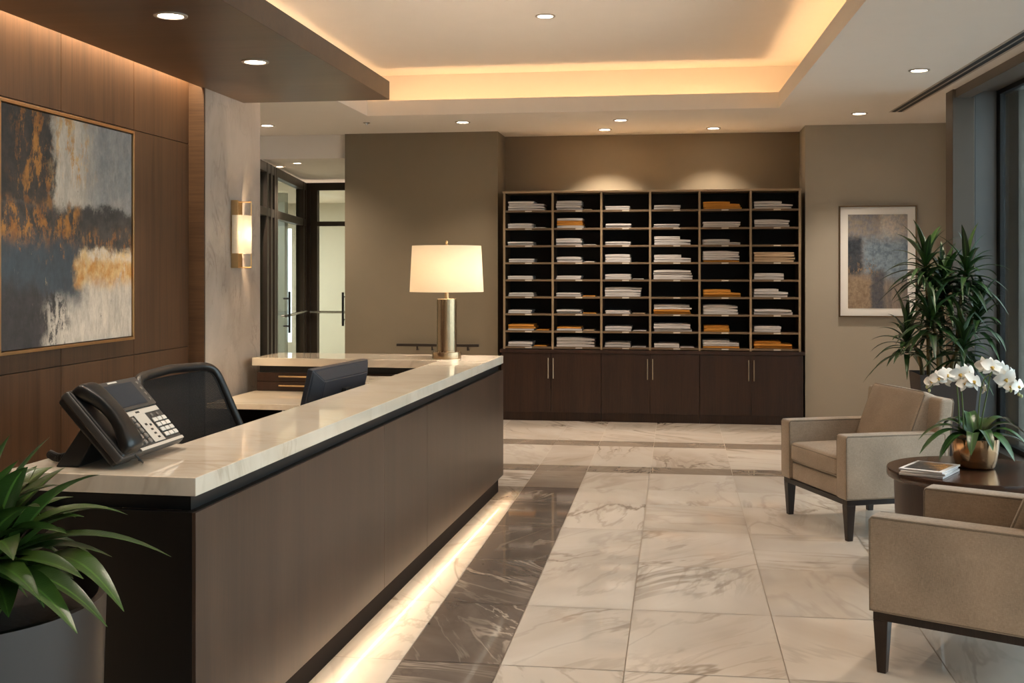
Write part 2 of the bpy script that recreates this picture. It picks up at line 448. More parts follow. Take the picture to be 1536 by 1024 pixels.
# ---- floor: individual marble slabs with thin joints
def make_floor():
    me = bpy.data.meshes.new('floor'); bm = bmesh.new()
    xs = [-13, -11.5, -10, -8.5, -7, -6.2, -5.42, -4.8, -4.18, -3.56, -2.94, -2.32, -1.7, -1.08, -.685, -.2, .42, 1.04, 1.66, 2.28, 2.9]
    ys = [NEAR, -2, -1.2, -.4, .4, 1.2, 2.0, 2.8, 3.6, 4.4, 5.2, 6.0, 6.8, 7.55, 8.05, 8.7, 8.98, 10.0, 10.3, 11.05, 11.75, 12.5, 13.3, 14.1, 14.9, 15.7, 17, 19, 21]
    lay = bm.faces.layers.float_vector.new('tile')
    g = .0022; rnd = random.Random(3)
    base = [bm.verts.new(p) for p in ((-13, NEAR, -.003), (2.9, NEAR, -.003), (2.9, 21, -.003), (-13, 21, -.003))]
    f = bm.faces.new(base); f.material_index = 3
    low = [bm.verts.new(p) for p in ((-13, NEAR, -.1), (2.9, NEAR, -.1), (2.9, 21, -.1), (-13, 21, -.1))]
    f = bm.faces.new(low[::-1]); f.material_index = 3
    for i, (x0, x1) in enumerate(zip(xs, xs[1:])):
        for j, (y0, y1) in enumerate(zip(ys, ys[1:])):
            mi = 0
            if x0 == -1.08 and y1 <= 8.05: mi = 2
            elif x0 == -1.08 and y0 == 8.05: mi = 1
            elif x0 == -1.7 and y0 == 7.55: mi = 1
            elif y0 in (8.7, 10.0): mi = 1
            v = [bm.verts.new(p) for p in ((x0 + g, y0 + g, 0), (x1 - g, y0 + g, 0), (x1 - g, y1 - g, 0), (x0 + g, y1 - g, 0))]
            f = bm.faces.new(v); f.material_index = mi
            f[lay] = (rnd.random(), rnd.random(), rnd.random())
    bm.to_mesh(me); bm.free()
    for k in ('floor_light', 'floor_mid', 'floor_dark', 'grout'): me.materials.append(M[k])
    o = bpy.data.objects.new('floor', me); C.objects.link(o); return struct(o)
make_floor()

# ---- ceiling with the raised tray
TXL, TXR, TXN, TYF, TYN = -2.88, .903, 1.13, 10.36, 1.6
bm = bm_new(); Z = 3.0; T = .03
prism(bm, [(-6.5, NEAR), (TXL, NEAR), (TXL, 11.75), (-6.5, 11.75)], Z, Z + T)
prism(bm, [(TXR, TYF), (TXN, TYN), (TXN, NEAR), (2.9, NEAR), (2.9, 12.4), (TXR, 12.4)], Z, Z + T)
prism(bm, [(TXL, TYF), (TXR, TYF), (TXR, 12.4), (TXL, 12.4)], Z, Z + T)
prism(bm, [(TXL, NEAR), (TXN, NEAR), (TXN, TYN), (TXL, TYN)], Z, Z + T)
lip = .14; w = .035; cv = .27
# cove lip (upstand)
prism(bm, [(TXL, TYF), (TXR, TYF), (TXR + w, TYF + w), (TXL - w, TYF + w)], Z + T, Z + lip)
prism(bm, [(TXL, TYN), (TXN, TYN), (TXN + w, TYN - w), (TXL - w, TYN - w)], Z + T, Z + lip)
prism(bm, [(TXL - w, TYN - w), (TXL, TYN), (TXL, TYF), (TXL - w, TYF + w)], Z + T, Z + lip)
prism(bm, [(TXR, TYF), (TXN, TYN), (TXN + w, TYN - w), (TXR + w, TYF + w)], Z + T, Z + lip)
# cove back walls
a = cv
prism(bm, [(TXL - a, TYF + a), (TXR + a, TYF + a), (TXR + a, TYF + a + .03), (TXL - a, TYF + a + .03)], Z + T, 3.42)
prism(bm, [(TXL - a, TYN - a), (TXN + a, TYN - a), (TXN + a, TYN - a - .03), (TXL - a, TYN - a - .03)], Z + T, 3.42)
prism(bm, [(TXL - a, TYN - a), (TXL - a, TYF + a), (TXL - a - .03, TYF + a), (TXL - a - .03, TYN - a)], Z + T, 3.42)
prism(bm, [(TXR + a, TYF + a), (TXN + a, TYN - a), (TXN + a + .03, TYN - a), (TXR + a + .03, TYF + a)], Z + T, 3.42)
prism(bm, [(TXL - a - .03, TYN - a - .03), (TXN + a + .03, TYN - a - .03), (TXR + a + .03, TYF + a + .03), (TXL - a - .03, TYF + a + .03)], 3.42, 3.45)
# hall: drop face and lower ceiling beyond
prism(bm, [(-6.5, 11.75), (-3.3, 11.75), (-3.3, 11.8), (-6.5, 11.8)], 2.75, Z + T)
prism(bm, [(-13, 11.8), (-3.2, 11.8), (-3.2, 21), (-13, 21)], 2.75, 2.78)
prism(bm, [(-13, 7.7), (-6.5, 7.7), (-6.5, 11.8), (-13, 11.8)], 2.9, 2.93)
struct(obj('ceiling', bm, M['ceiling'], smooth=False))

# cove led tapes: a glowing strip thing in each trough
def led_line(p0, p1, energy, label, z=3.045):
    p0 = Vector((*p0, z)); p1 = Vector((*p1, z)); d = p1 - p0; L = d.length; ang = math.atan2(d.y, d.x)
    t = thing('led_strip', label, 'light', (p0 + p1) / 2, ang, 'cove lights of the ceiling tray')
    obj('channel', B(((-L / 2, -.012, -.012), (L / 2, .012, 0))), M['chrome'], t)
    area('cove_glow', (0, 0, .012), (L, .03), energy, AMBER, (pi, 0, 0), pi, t)
    obj('tape', B(((-L / 2, -.008, 0), (L / 2, .008, .004))), M['led'], t)
e0 = .5
led_line((TXL + .1, TYF + .09), (TXR - .05, TYF + .09), e0 * 3.7, 'warm strip light in the tray cove along the pigeonhole side')
led_line((TXL - .09, TYN), (TXL - .09, TYF), e0 * 8.7, 'warm strip light in the tray cove above the brown soffit')
led_line((TXN + .1, TYN), (TXR + .09, TYF), e0 * 8.7, 'warm strip light in the tray cove on the window side')
led_line((TXL + .1, TYN - .09), (TXN - .05, TYN - .09), e0 * 3.7, 'warm strip light in the tray cove over the entrance end')

# ---- walls
bm = bm_new()
# walnut panels between open joints; joints at measured heights/depths
ysj = [NEAR, -1.7, -.95, -.2, .55, 1.3, 2.05, 2.8, 3.55, 4.3, 5.29, 6.06, 6.81]
zsj = [0, 1.07, 2.345, 3.0]
for a0, a1 in zip(ysj, ysj[1:]):
    for z0, z1 in zip(zsj, zsj[1:]):
        box(bm, (WL - .02, a0 + .002, z0 + (.002 if z0 else 0)), (WL, a1 - .002, z1 - .002), mi=0)
box(bm, (WL - .15, NEAR, 0), (WL - .018, 6.81, 3.0), mi=1)
struct(obj('wall_left', bm, [M['wallwood'], M['groove']], smooth=False))
bm = bm_new(); box(bm, (WL - .25, 6.81, 0), (-2.95, 7.77, 3.0), .003)
struct(obj('column', bm, M['stone'], smooth=False))
struct(obj('trim_1', B(((WL, 6.79, 0), (-2.948, 6.8095, 3.0))), M['soffit'], smooth=False))
struct(obj('wall_hall', B(((-6.5, 7.6, 0), (-3.3, 7.7, 3.0))), M['cream'], smooth=False))
struct(obj('wall_back_left', B(((-3.5, 11.7, 0), (-1.85, 12.35, 3.0))), M['taupe'], smooth=False))
struct(obj('wall_back', B(((-1.85, 12.2, 0), (1.275, 12.35, 3.0))), M['taupe'], smooth=False))
struct(obj('wall_back_right', B(((1.275, BACK, 0), (2.85, 12.35, 3.0))), M['taupe_r'], smooth=False))
struct(obj('wall_right', B(((2.72, 9.6, 0), (2.9, BACK, 3.0))), M['taupe_r'], smooth=False))
struct(obj('wall_front', B(((-6.5, NEAR - .15, 0), (2.9, NEAR, 3.4))), M['cream'], smooth=False))
# lobby behind the glass doors
struct(obj('wall_lobby', B(((-6.85, 19.6, 0), (-3.2, 19.75, 2.8)), ((-9.5, 19.6, 0), (-7.3, 19.75, 2.8)), ((-7.3, 19.6, 2.3), (-6.85, 19.75, 2.8)), ((-7.3, 19.6, 0), (-6.85, 19.75, .25)), ((-3.4, 12.35, 0), (-3.2, 19.6, 2.8)), ((-13, 7.55, 0), (-6.5, 7.7, 3.0)), ((-13, 7.7, 0), (-12.85, 21, 3.0)), ((-12.85, 20.8, 0), (-9.5, 20.95, 3.0)), ((-9.6, 19.75, 0), (-9.5, 20.8, 3.0))), M['cream'], smooth=False))

# ---- soffit over the desk
bm = bm_new(); box(bm, (-2.965, NEAR, 2.70), (-1.92, 7.46, 2.825), .003)
box(bm, (-2.965, NEAR, 2.825), (-2.90, 7.46, 3.0), .002)
struct(obj('soffit_slab', bm, M['soffit'], smooth=False))
t = thing('led_strip', 'warm strip light in the slot between walnut wall and soffit', 'light', (-3.005, 2.4, 2.84), 0, 'strip lights of the desk bay')
obj('channel', B(((-.03, -4.4, .002), (.03, 4.4, .014))), M['chrome'], t)
area('slot_glow', (0, 0, 0), (.05, 8.8), 52, (1, .76, .48), (0, 0, 0), radians(150), t)

# ---- downlights
def downlight(x, y, z, label, r=.075, energy=30, angle=95, blend=.8, col=WARM, grp='recessed ceiling downlights', rot=(0, 0, 0), aim=True):
    t = thing('downlight', label, 'light', (x, y, z), 0, grp)
    bm = bm_new(); lathe(bm, [(r, 0), (r, -.006), (r * .78, -.007), (r * .74, 0), (r, 0)], 32); obj('trim_ring', bm, M['trimring'], t)
    bm = bm_new(); lathe(bm, [(0, -.002), (r * .735, -.002), (r * .735, 0), (0, 0)], 32); obj('lens', bm, M['lens'], t)
    if energy: spot('beam', (0, 0, -.02), energy, col, angle, blend, .035, rot, t)
    return t
E1 = 38
downlight(-2.26, 4.84, 2.70, 'recessed light in the brown soffit, over the desk chair', energy=E1 * .6)
downlight(-2.30, 5.98, 2.70, 'recessed light in the brown soffit, towards the stone column', energy=E1 * .6)
downlight(-.957, 8.29, 3.42, 'recessed light in the raised ceiling tray', energy=E1)
downlight(-2.075, 10.92, 3.0, 'recessed light before the taupe wall behind the table lamp', energy=E1 * .6)
downlight(-.734, 11.70, 3.0, 'recessed light washing the wall over the third pigeonhole column', energy=E1 * 1.3, angle=106, blend=.5)
downlight(-.536, 10.99, 3.0, 'recessed light nearer the tray edge, before the pigeonholes', energy=E1 * 1.1)
downlight(.371, 11.75, 3.0, 'recessed light over the manila envelopes of the fifth pigeonhole column', energy=E1 * .7, angle=106, blend=.6)
downlight(1.673, 10.84, 3.0, 'recessed light before the wall with the white-matted picture', energy=E1 * 1.0)
downlight(1.741, 8.56, 3.0, 'recessed light beside the slot vent, above the far armchair', energy=E1 * .9)
downlight(-4.06, 10.885, 3.0, 'recessed light peeping out just past the stone column', energy=E1 * 1.4, angle=130)
for x, y, z, lab in ((1.75, 5.6, 3.0, 'added unseen recessed light above the near armchair and side table'), (1.75, 2.6, 3.0, 'added unseen recessed light by the window at the entrance end'),
                     (-.95, 5.4, 3.42, 'added unseen recessed light in the tray over the counter middle'), (-.95, 2.9, 3.42, 'added unseen recessed light in the tray over the near counter end'),
                     (-2.28, 3.4, 2.70, 'added unseen recessed light in the soffit above the telephone')):
    downlight(x, y, z, lab, energy=E1 * (.5 if z < 2.8 else .9))  # out-of-view fixtures, added to bring more light into the near room
# hall beyond
for x, y, z, lab in ((-3.95, 13.6, 2.75, 'small recessed light in the lower hall ceiling above the doors'), (-4.55, 12.6, 2.75, 'small recessed light in the hall ceiling by the drop'),
                  (-4.2, 12.2, 2.75, 'small recessed light in the hall ceiling close to the column')):
    downlight(x, y, z, lab, r=.06, energy=40, col=(1, .9, .75), grp='hall downlights')

bm = bm_new(); lathe(bm, [(0, -.02), (.012, -.02), (.014, -.006), (.035, -.004), (.035, 0), (0, 0)], 20)
o = tag(obj('sprinkler', bm, M['chrome']), 'tiny dark sprinkler head in the ceiling by the soffit end', 'sprinkler'); o.location = (-3.02, 10.83, 3.0)

# ---- linear slot vent
t = thing('slot_vent', 'long black twin slot air vent in the ceiling beside the window', 'vent', (2.066, 9.0, 3.0), radians(2.34))
L0, L1 = -9.5, 1.8
obj('frame', B(((-.066, L0, -.002), (-.046, L1, 0)), ((-.007, L0, -.002), (.007, L1, 0)), ((.046, L0, -.002), (.066, L1, 0))), M['trimring'], t, False)
for s in (-1, 1):
    obj('slot', B(((.0265 * s - .0193, L0, -.0012), (.0265 * s + .0193, L1, 0))), M['rubber'], t, False)

# ---- window wall (slightly skewed to the room)
W = sempty('window_1', (2.19, 9.5, 0), radians(2.4))
Lw = -12.2
obj('pilaster', B(((0, 0, 0), (.17, .2, 3.0)), r=.004), M['bronze'], W, False)
obj('jamb_panel', B(((.18, .03, 0), (.35, .2, 3.0)), r=.003), M['greyalu'], W, False)
obj('header', B(((.02, Lw, 2.93), (.14, 0, 3.0)), ((.14, Lw, 2.985), (.351, 0.02, 3.0))), M['bronze'], W, False)
obj('sill_curb', B(((.25, Lw, 0), (.56, .03, .15)), r=.004), M['bronze'], W, False)
fr = bm_new()
box(fr, (.352, -.04, .15), (.395, .2, 3.0), .003); box(fr, (.352, Lw, .15), (.40, 0, .19), .003); box(fr, (.352, Lw, 2.95), (.40, 0, 3.0), .003)
for k in range(1, 8): box(fr, (.35, -1.6 * k - .03, .15), (.40, -1.6 * k + .03, 3.0), .003)
obj('frame', fr, M['blackmetal'], W, False)
gz = bm_new(); box(gz, (.372, Lw, .19), (.382, -.04, 2.95)); obj('pane', gz, M['glass'], W, False)

# ---- outside the window
struct(obj('pavement', B(((3.0, -12, -.12), (26, 40, -.05))), plain('paving_stone', lin(150, 155, 158), .6, var=.12), smooth=False))
struct(obj('wall_courtyard', B(((3.6, 24, -.1), (14, 24.4, 4.2)), ((4.0, 17.0, 3.5), (12, 18.0, 4.6))), plain('pale_concrete', lin(226, 230, 228), .8, var=.08), smooth=False))
hb = bm_new(); rnd = random.Random(5)
for i in range(6500):
    p = Vector((rnd.uniform(3.7, 8.5), rnd.uniform(16.8, 18.0), rnd.uniform(-.05, 3.3)))
    d = Vector((rnd.gauss(0, 1), rnd.gauss(0, 1), rnd.gauss(0, .8))).normalized(); s = d.cross(Vector((rnd.gauss(0, 1), rnd.gauss(0, 1), 1))).normalized()
    L = rnd.uniform(.06, .15)
    v = [hb.verts.new(p), hb.verts.new(p + d * L * .5 + s * L * .28), hb.verts.new(p + d * L), hb.verts.new(p + d * L * .5 - s * L * .28)]
    hb.faces.new(v)
hd = obj('hedge_foliage', hb, plain('hedge_leaf', lin(150, 166, 152), .6, var=.3), smooth=False)
hd['kind'] = 'stuff'; hd['label'] = 'dim green hedge foliage outside the tall window'; hd['category'] = 'hedge'
struct(obj('wall_garden', B(((3.4, 18.4, -.1), (12, 18.5, 3.4))), plain('garden_wall', lin(118, 128, 122), .9, var=.2), smooth=False))

# ---- glass doors in the hall
D = sempty('door_1', (-4.89, 14.45, 0), math.atan2(3.0, -.54) - pi)  # local -x runs away from the corner, towards the camera side
def glazing(root, x0, x1, posts, bars, dirs):
    f = bm_new()
    for x in posts: box(f, (x - .045, -.05, 0), (x + .045, .05, 2.7), .004)
    for z0, z1 in bars: box(f, (x0, -.045, z0), (x1, .045, z1), .003)
    obj('frame', f, M['bronze2'], root, False)
    g = bm_new(); box(g, (x0, -.006, .05), (x1, .006, 2.66)); obj('pane', g, M['doorglass'], root, False)
M['bronze2'] = plain('door_bronze', lin(58, 48, 40), .42, .3)
glazing(D, 0.0, 6.2, [.06, .27, 2.28, 2.40, 2.62, 2.85, 4.2, 5.8], [(0, .1), (2.13, 2.22), (2.6, 2.7)], 1)
hb = bm_new(); tube(hb, [(.36, .09, 1.02), (1.95, .09, 1.02)], .016); 
for x in (.4, 1.9): tube(hb, [(x, .03, 1.02), (x, .1, 1.02)], .014)
obj('push_bar', hb, M['chrome'], D)
hb = bm_new(); tube(hb, [(1.82, .11, .82), (1.82, .11, 1.3)], .014); tube(hb, [(1.82, .04, .9), (1.82, .11, .9)], .01); tube(hb, [(1.82, .04, 1.22), (1.82, .11, 1.22)], .01)
obj('door_handle', hb, M['blackmetal'], D)
D2 = sempty('door_2', (-4.89, 14.45, 0), 0)
glazing(D2, 0.0, 1.5, [.06, .16, .66, .76, 1.38], [(0, .1), (2.13, 2.19), (2.6, 2.7)], 1)
hb = bm_new(); tube(hb, [(.12, -.09, 1.0), (.64, -.09, 1.0)], .016)
for x in (.16, .6): tube(hb, [(x, -.03, 1.0), (x, -.1, 1.0)], .014)
obj('push_bar', hb, M['chrome'], D2)
hb = bm_new(); tube(hb, [(.57, -.1, .82), (.57, -.1, 1.26)], .016); tube(hb, [(.57, -.03, .9), (.57, -.1, .9)], .01); tube(hb, [(.57, -.03, 1.2), (.57, -.1, 1.2)], .01)
obj('door_handle', hb, M['blackmetal'], D2)
# lobby linear lights and a stone pier seen through the glass
for i, (x, y) in enumerate(((-6.6, 15.6), (-7.0, 17.4))):
    t = thing('linear_light', ['bright linear ceiling light just behind the glass doors', 'bright linear ceiling light deep in the lobby behind the doors'][i], 'light', (x, y, 2.75), .1, 'lobby linear lights')
    obj('housing', B(((-.7, -.06, -.03), (.7, .06, 0))), M['chrome'], t, False)
    obj('diffuser', B(((-.68, -.05, -.034), (.68, .05, -.03))), emit('lobby_diffuser', (1, .95, .85), 3), t, False)
    area('lobby_glow', (0, 0, -.05), (1.3, .3), 40, (1, .95, .86), (0, 0, 0), pi, t)
struct(obj('column', B(((-6.16, 16.9, 0), (-6.02, 17.05, 2.75))), plain('pale_pier', lin(120, 124, 122), .6), smooth=False))

# ================================================================== STORAGE WALL
colx = [-1.765, -1.262, -.762, -.267, .229, .735, 1.215]
SY = 11.60; SD = .38
zr = [2.345, 2.166, 1.983, 1.806, 1.631, 1.455, 1.279, 1.103, .927, .762]   # shelf top faces, top board .. bottom
t = thing('mail_sorter', 'dark wood wall of pigeonholes holding stacked papers and envelopes', 'shelf', (0, SY, 0))
obj('back_panel', B(((colx[0], SD - .015, .735), (colx[-1], SD, 2.345))), M['sorterback'], t, False)
bm = bm_new(); box(bm, (colx[0] - .018, -.008, 2.345), (colx[-1] + .018, SD, 2.365), .002); obj('top_board', bm, M['edge'], t, False)
for i, x in enumerate(colx):
    bm = bm_new(); box(bm, (x - .009, .004, .735), (x + .009, SD - .016, 2.344), mi=0); box(bm, (x - .011, -.008, .735), (x + .011, .004, 2.344), .0015, mi=1)
    obj('side_panel' if i in (0, 6) else 'divider', bm, [M['sorter'], M['edge']], t, False)
M['shelfedge'] = plain('shelf_edge', lin(112, 92, 70), .5, var=.08)
for c in range(6):
    for r in range(1, 10):
        bm = bm_new(); x0, x1 = colx[c] + .0115, colx[c + 1] - .0115
        box(bm, (x0, .004, zr[r] - .018), (x1, SD - .016, zr[r]), mi=0); box(bm, (x0, -.005, zr[r] - .02), (x1, .004, zr[r]), .001, mi=1)
        sh = obj('shelf', bm, [M['sorter'], M['shelfedge']], t, False)
        xm = (x0 + x1) / 2 + (.02 if c % 2 else 0)
        bm = bm_new(); box(bm, (xm - .035, -.009, zr[r] - .017), (xm + .035, -.005, zr[r] - .004), .001); obj('label_holder', bm, M['labelplate'], sh, False)

ordw = ['first', 'second', 'third', 'fourth', 'fifth', 'sixth', 'seventh', 'eighth', 'ninth']
PX = 1 / 2.694 / 147.0
# per pigeonhole: layers top to bottom (w white, m manila, k cream), pile height, width, loose sheet (kind, reach) or None - measured on the photograph
P = {
 (0, 0): ('wwww', 38, 155, None), (0, 1): ('ww', 20, 105, ('w', 150)), (0, 2): ('ww', 15, 105, None), (0, 3): ('ww', 15, 105, None), (0, 4): ('ww', 14, 105, None),
 (0, 5): ('ww', 15, 105, None), (0, 6): ('ww', 14, 100, None), (0, 7): ('mmw', 25, 112, ('m', 165)), (0, 8): ('ww', 20, 103, ('m', 155)),
 (1, 0): ('wwww', 38, 105, ('k', 140)), (1, 1): ('wmmw', 40, 108, None), (1, 2): ('www', 28, 106, ('w', 155)), (1, 3): ('ww', 22, 104, ('w', 150)), (1, 4): ('ww', 15, 104, None),
 (1, 5): ('ww', 15, 103, ('m', 155)), (1, 6): ('ww', 16, 103, ('m', 155)), (1, 7): ('mw', 16, 105, ('k', 150)), (1, 8): ('www', 38, 155, None),
 (2, 0): ('ww', 16, 100, None), (2, 1): ('ww', 17, 105, None), (2, 2): ('ww', 14, 103, None), (2, 3): ('www', 32, 105, None), (2, 4): ('ww', 22, 107, ('w', 150)),
 (2, 5): ('wwww', 38, 150, None), (2, 6): ('ww', 14, 103, ('k', 155)), (2, 7): ('ww', 20, 107, ('w', 160)), (2, 8): ('ww', 20, 105, ('w', 160)),
 (3, 0): ('ww', 18, 107, None), (3, 1): ('ww', 14, 103, None), (3, 2): ('www', 35, 145, None), (3, 3): ('www', 30, 150, None), (3, 4): ('wwww', 38, 155, None),
 (3, 6): ('wwmm', 38, 150, None), (3, 7): ('www', 32, 150, None), (3, 8): ('ww', 18, 100, ('w', 155)),
 (4, 0): ('mmmm', 30, 150, None), (4, 1): ('www', 22, 148, None), (4, 2): ('ww', 22, 150, None), (4, 3): ('wwwwm', 44, 145, None),
 (4, 5): ('mmm', 30, 150, None), (4, 6): ('www', 38, 140, None), (4, 7): ('mm', 26, 104, None), (4, 8): ('wwwm', 32, 150, None),
 (5, 0): ('www', 30, 150, None), (5, 1): ('www', 30, 140, None), (5, 3): ('kkkk', 40, 160, None), (5, 4): ('ww', 25, 118, None),
 (5, 5): ('www', 33, 135, None), (5, 6): ('ww', 22, 152, None), (5, 7): ('ww', 24, 108, None), (5, 8): ('mmm', 30, 152, None),
}
rnd = random.Random(11)
kinds = {'w': ('paper_bundle', 'white paper bundle', 'paper', 'papers'), 'm': ('manila_envelope', 'orange manila envelope', 'envelope', 'manila'), 'k': ('paper_bundle', 'cream paper bundle', 'paper', 'kraft')}
mats = {'w': M['paper'], 'm': M['manila'], 'k': M['kraft']}
def bundle(kind, x0, wid, dep, z0, h, y0, lab, rot=0):
    bm = bm_new(); nx = 8
    sag = rnd.uniform(-.12, .12) * h; tipdrop = rnd.uniform(.0, .35) * h * (wid > .28)
    ring = []
    for i in range(nx + 1):
        s = i / nx; x = -wid / 2 + wid * s
        hh = h * (.98 - .12 * (2 * s - 1) ** 4) + sag * sin(pi * s) * .5 - tipdrop * max(0, s - .6) / .4
        hh = min(max(hh, .0025), h * 1.0)
        ring.append([bm.verts.new(p) for p in ((x, -dep / 2, 0), (x, -dep / 2 - .002, hh * .5), (x, -dep / 2 + .001, hh), (x, dep / 2, hh), (x, dep / 2, 0))])
    for a, b in zip(ring, ring[1:]):
        for k in range(5): bm.faces.new([a[k], b[k], b[(k + 1) % 5], a[(k + 1) % 5]])
    bm.faces.new(ring[0]); bm.faces.new(ring[-1][::-1])
    bmesh.ops.recalc_face_normals(bm, faces=bm.faces)
    k = kinds[kind]
    o = obj(k[0], bm, mats[kind], None, True, 50); tag(o, lab, k[2], 'papers in the pigeonholes')
    o.location = (x0 + wid / 2, y0 + dep / 2, z0); o.rotation_euler = (0, 0, rot)
    return o
for (c, r), (lay, h, wd, loose) in P.items():
    x0 = colx[c] + .03 + rnd.uniform(0, .008); zb = zr[r + 1] + .0006; H = h * PX; n = len(lay); wid = wd * PX
    where = f'{ordw[r]} row down, {ordw[c]} column from lamp'
    z = zb
    fr = [rnd.uniform(.8, 1.2) for _ in lay]; tot = sum(fr)
    for i, k in enumerate(lay[::-1]):
        hh = H * fr[i] / tot
        pos = 'topmost in its pile' if i == n - 1 else ('lowest in its pile' if i == 0 else f'{ordw[i]} up in its pile')
        ww = wid * rnd.uniform(.94, 1.0)
        if wd > 130 and n > 1 and i == n - 1 and rnd.random() < .4: ww *= .72
        bundle(k, x0 + rnd.uniform(0, .008), ww, .27, z, hh, SY + .02 + rnd.uniform(0, .015), f'{kinds[k][1]} {pos}, {where}')
        z += hh + .0004
    if loose:
        k, reach = loose
        xs = x0 + wid + .014
        bundle(k, xs, max(.05, (reach - wd) * PX), .25, zb, .009, SY + .03, f'loose {kinds[k][1]} beside the pile, {where}')

# base cabinets: three double-door units with a shared worktop line
for u in range(3):
    xa, xb = colx[2 * u] - (.03 if u == 0 else 0), colx[2 * u + 2] + (.035 if u == 2 else 0)
    lab = ['dark wood double-door cabinet nearest the reception counter end', 'dark wood double-door cabinet in the middle of the three', 'dark wood double-door cabinet nearest the framed picture wall'][u]
    t = thing('base_cabinet', lab, 'cabinet', ((xa + xb) / 2, SY, 0), 0, 'base cabinets under the pigeonholes')
    h = (xb - xa) / 2 - .0012
    obj('body', B(((-h, .0, .09), (h, .5, .7))), M['darkwood'], t, False)
    obj('plinth', B(((-h, .012, 0), (h, .5, .0895))), M['darkwood'], t, False)
    for s in (-1, 1):
        bm = bm_new(); box(bm, (min(s * .0015, s * (h - .001)), -.02, .092), (max(s * .0015, s * (h - .001)), -.0005, .698), .0015)
        d = obj('door', bm, M['darkwood'], t, False)
        bm = bm_new(); x = s * .026; tube(bm, [(x, -.045, .44), (x, -.045, .65)], .0055)
        for z in (.46, .63): tube(bm, [(x, -.045, z), (x, -.02, z)], .005, 6)
        obj('handle', bm, M['champagne'], d)
bm = bm_new(); box(bm, (colx[0] - .045, -.028, .7005), (colx[-1] + .05, .5, .7345), .002)
o = tag(obj('cabinet_worktop', bm, M['darkwood'], None, False), 'dark wood top running over the three base cabinets below the pigeonholes', 'worktop'); o.location = (0, SY, 0)

# thin wall rail on the taupe wall
t = thing('wall_rail', 'thin dark handrail on the taupe wall behind the table lamp', 'rail', (-2.5, 11.70, .765))
bm = bm_new(); box(bm, (-.42, -.075, -.016), (.46, -.035, .012), .006); obj('rail_bar', bm, M['bronze2'], t)
for x in (-.2, -.04, .34):
    bm = bm_new(); tube(bm, [(x, -.055, -.01), (x, -.055, -.05), (x, 0, -.05)], .009); obj('bracket', bm, M['bronze2'], t)

# ================================================================== RECEPTION DESK
DK = (-1.206, 7.877, 0); DR = -.0355
t = desk = thing('reception_desk', 'long brown veneer reception desk with a pale marble counter', 'desk', DK, DR)
LN = -4.77
bm = bm_new()
prism(bm, [(0, LN), (0, 0), (-1.66, 0), (-1.66, -.5), (-.34, -.5), (-.34, -4.18), (-.62, -4.18), (-.62, LN)], .895, .95, .004)
obj('countertop', bm, M['counter'], t, True, 30).__setitem__('label', 'pale marble counter')
obj('reveal', B(((-.30, LN + .03, .849), (-.03, -.03, .8945)), ((-.58, LN + .03, .849), (-.30, -4.22, .8945)), ((-1.62, -.46, .849), (-.30, -.03, .8945))), M['blackmetal'], t, False)
js = [0, -2.12, -2.89, LN]
for a0, a1 in zip(js, js[1:]):
    bm = bm_new(); box(bm, (-.012, a1 + (.0015 if a1 > LN else 0), .1113), (0, a0 - .0015, .8485), .0012); obj('front_panel', bm, M['deskwood'], t, False)
bm = bm_new(); box(bm, (-.58, LN, .10), (-.0125, LN + .03, .8485), .0015); obj('end_panel', bm, M['blackwood'], t, False)
bm = bm_new(); box(bm, (-.06, LN + .031, .121), (-.0125, -.03, .8485)); box(bm, (-1.62, -.03, .1), (-.0305, 0, .8485)); box(bm, (-.58, LN + .0305, .1), (-.55, -4.2, .8485)); obj('carcass', bm, M['blackwood'], t, False)
obj('toe_kick', B(((-.05, LN + .02, 0), (-.029, -.04, .1145)), ((-.57, LN + .02, 0), (-.05, LN + .04, .0995))), M['plinth'], t, False)
bm = bm_new(); box(bm, (-.027, LN + .032, .1155), (-.013, -.06, .1195)); led = obj('led_strip', bm, M['led'], t, False)
area('toe_glow', (-.020, LN / 2, .1148), (.011, -LN - .1), 3.0, (1, .76, .50), (0, radians(-52), 0), radians(72), t)

# lower work surface behind the counter
t = thing('work_surface', 'lower stone work surface behind the reception counter', 'worktop', DK, DR)
bm = bm_new(); prism(bm, [(-.065, -4.15), (-.065, -.035), (-1.66, -.035), (-1.66, -1.2), (-.62, -1.2), (-.62, -4.15)], .685, .72, .003); obj('top', bm, M['counter'], t, True, 30)
obj('support_panel', B(((-1.64, -.9, 0), (-1.60, -.1, .6845))), M['blackwood'], t, False)
obj('side_panel', B(((-.60, -4.1, 0), (-.12, -4.06, .6845))), M['blackwood'], t, False)
obj('pedestal', B(((-1.1, -.95, .0), (-.62, -.12, .6845))), M['blackwood'], t, False)
# drawers between work surface and return counter
t = thing('drawer_unit', 'dark wood drawer unit under the counter return behind the monitor', 'drawers', DK, DR)
obj('body', B(((-1.645, -.44, .7205), (-.36, -.035, .8475))), M['darkwood'], t, False)
for i, (xa, xb) in enumerate(((-1.645, -1.005), (-1.0, -.36))):
    for z0, z1 in ((.723, .783), (.786, .847)):
        bm = bm_new(); box(bm, (xa + .003, -.458, z0), (xb - .003, -.4405, z1), .0015); d = obj('drawer', bm, M['darkwood'], t, False)
        zc = (z0 + z1) / 2 + .006; xm = (xa + xb) / 2
        bm = bm_new(); tube(bm, [(xm - .15, -.48, zc), (xm + .15, -.48, zc)], .006)
        for s in (-.12, .12): tube(bm, [(xm + s, -.48, zc), (xm + s, -.458, zc)], .005, 6)
        obj('handle', bm, M['brass'], d)
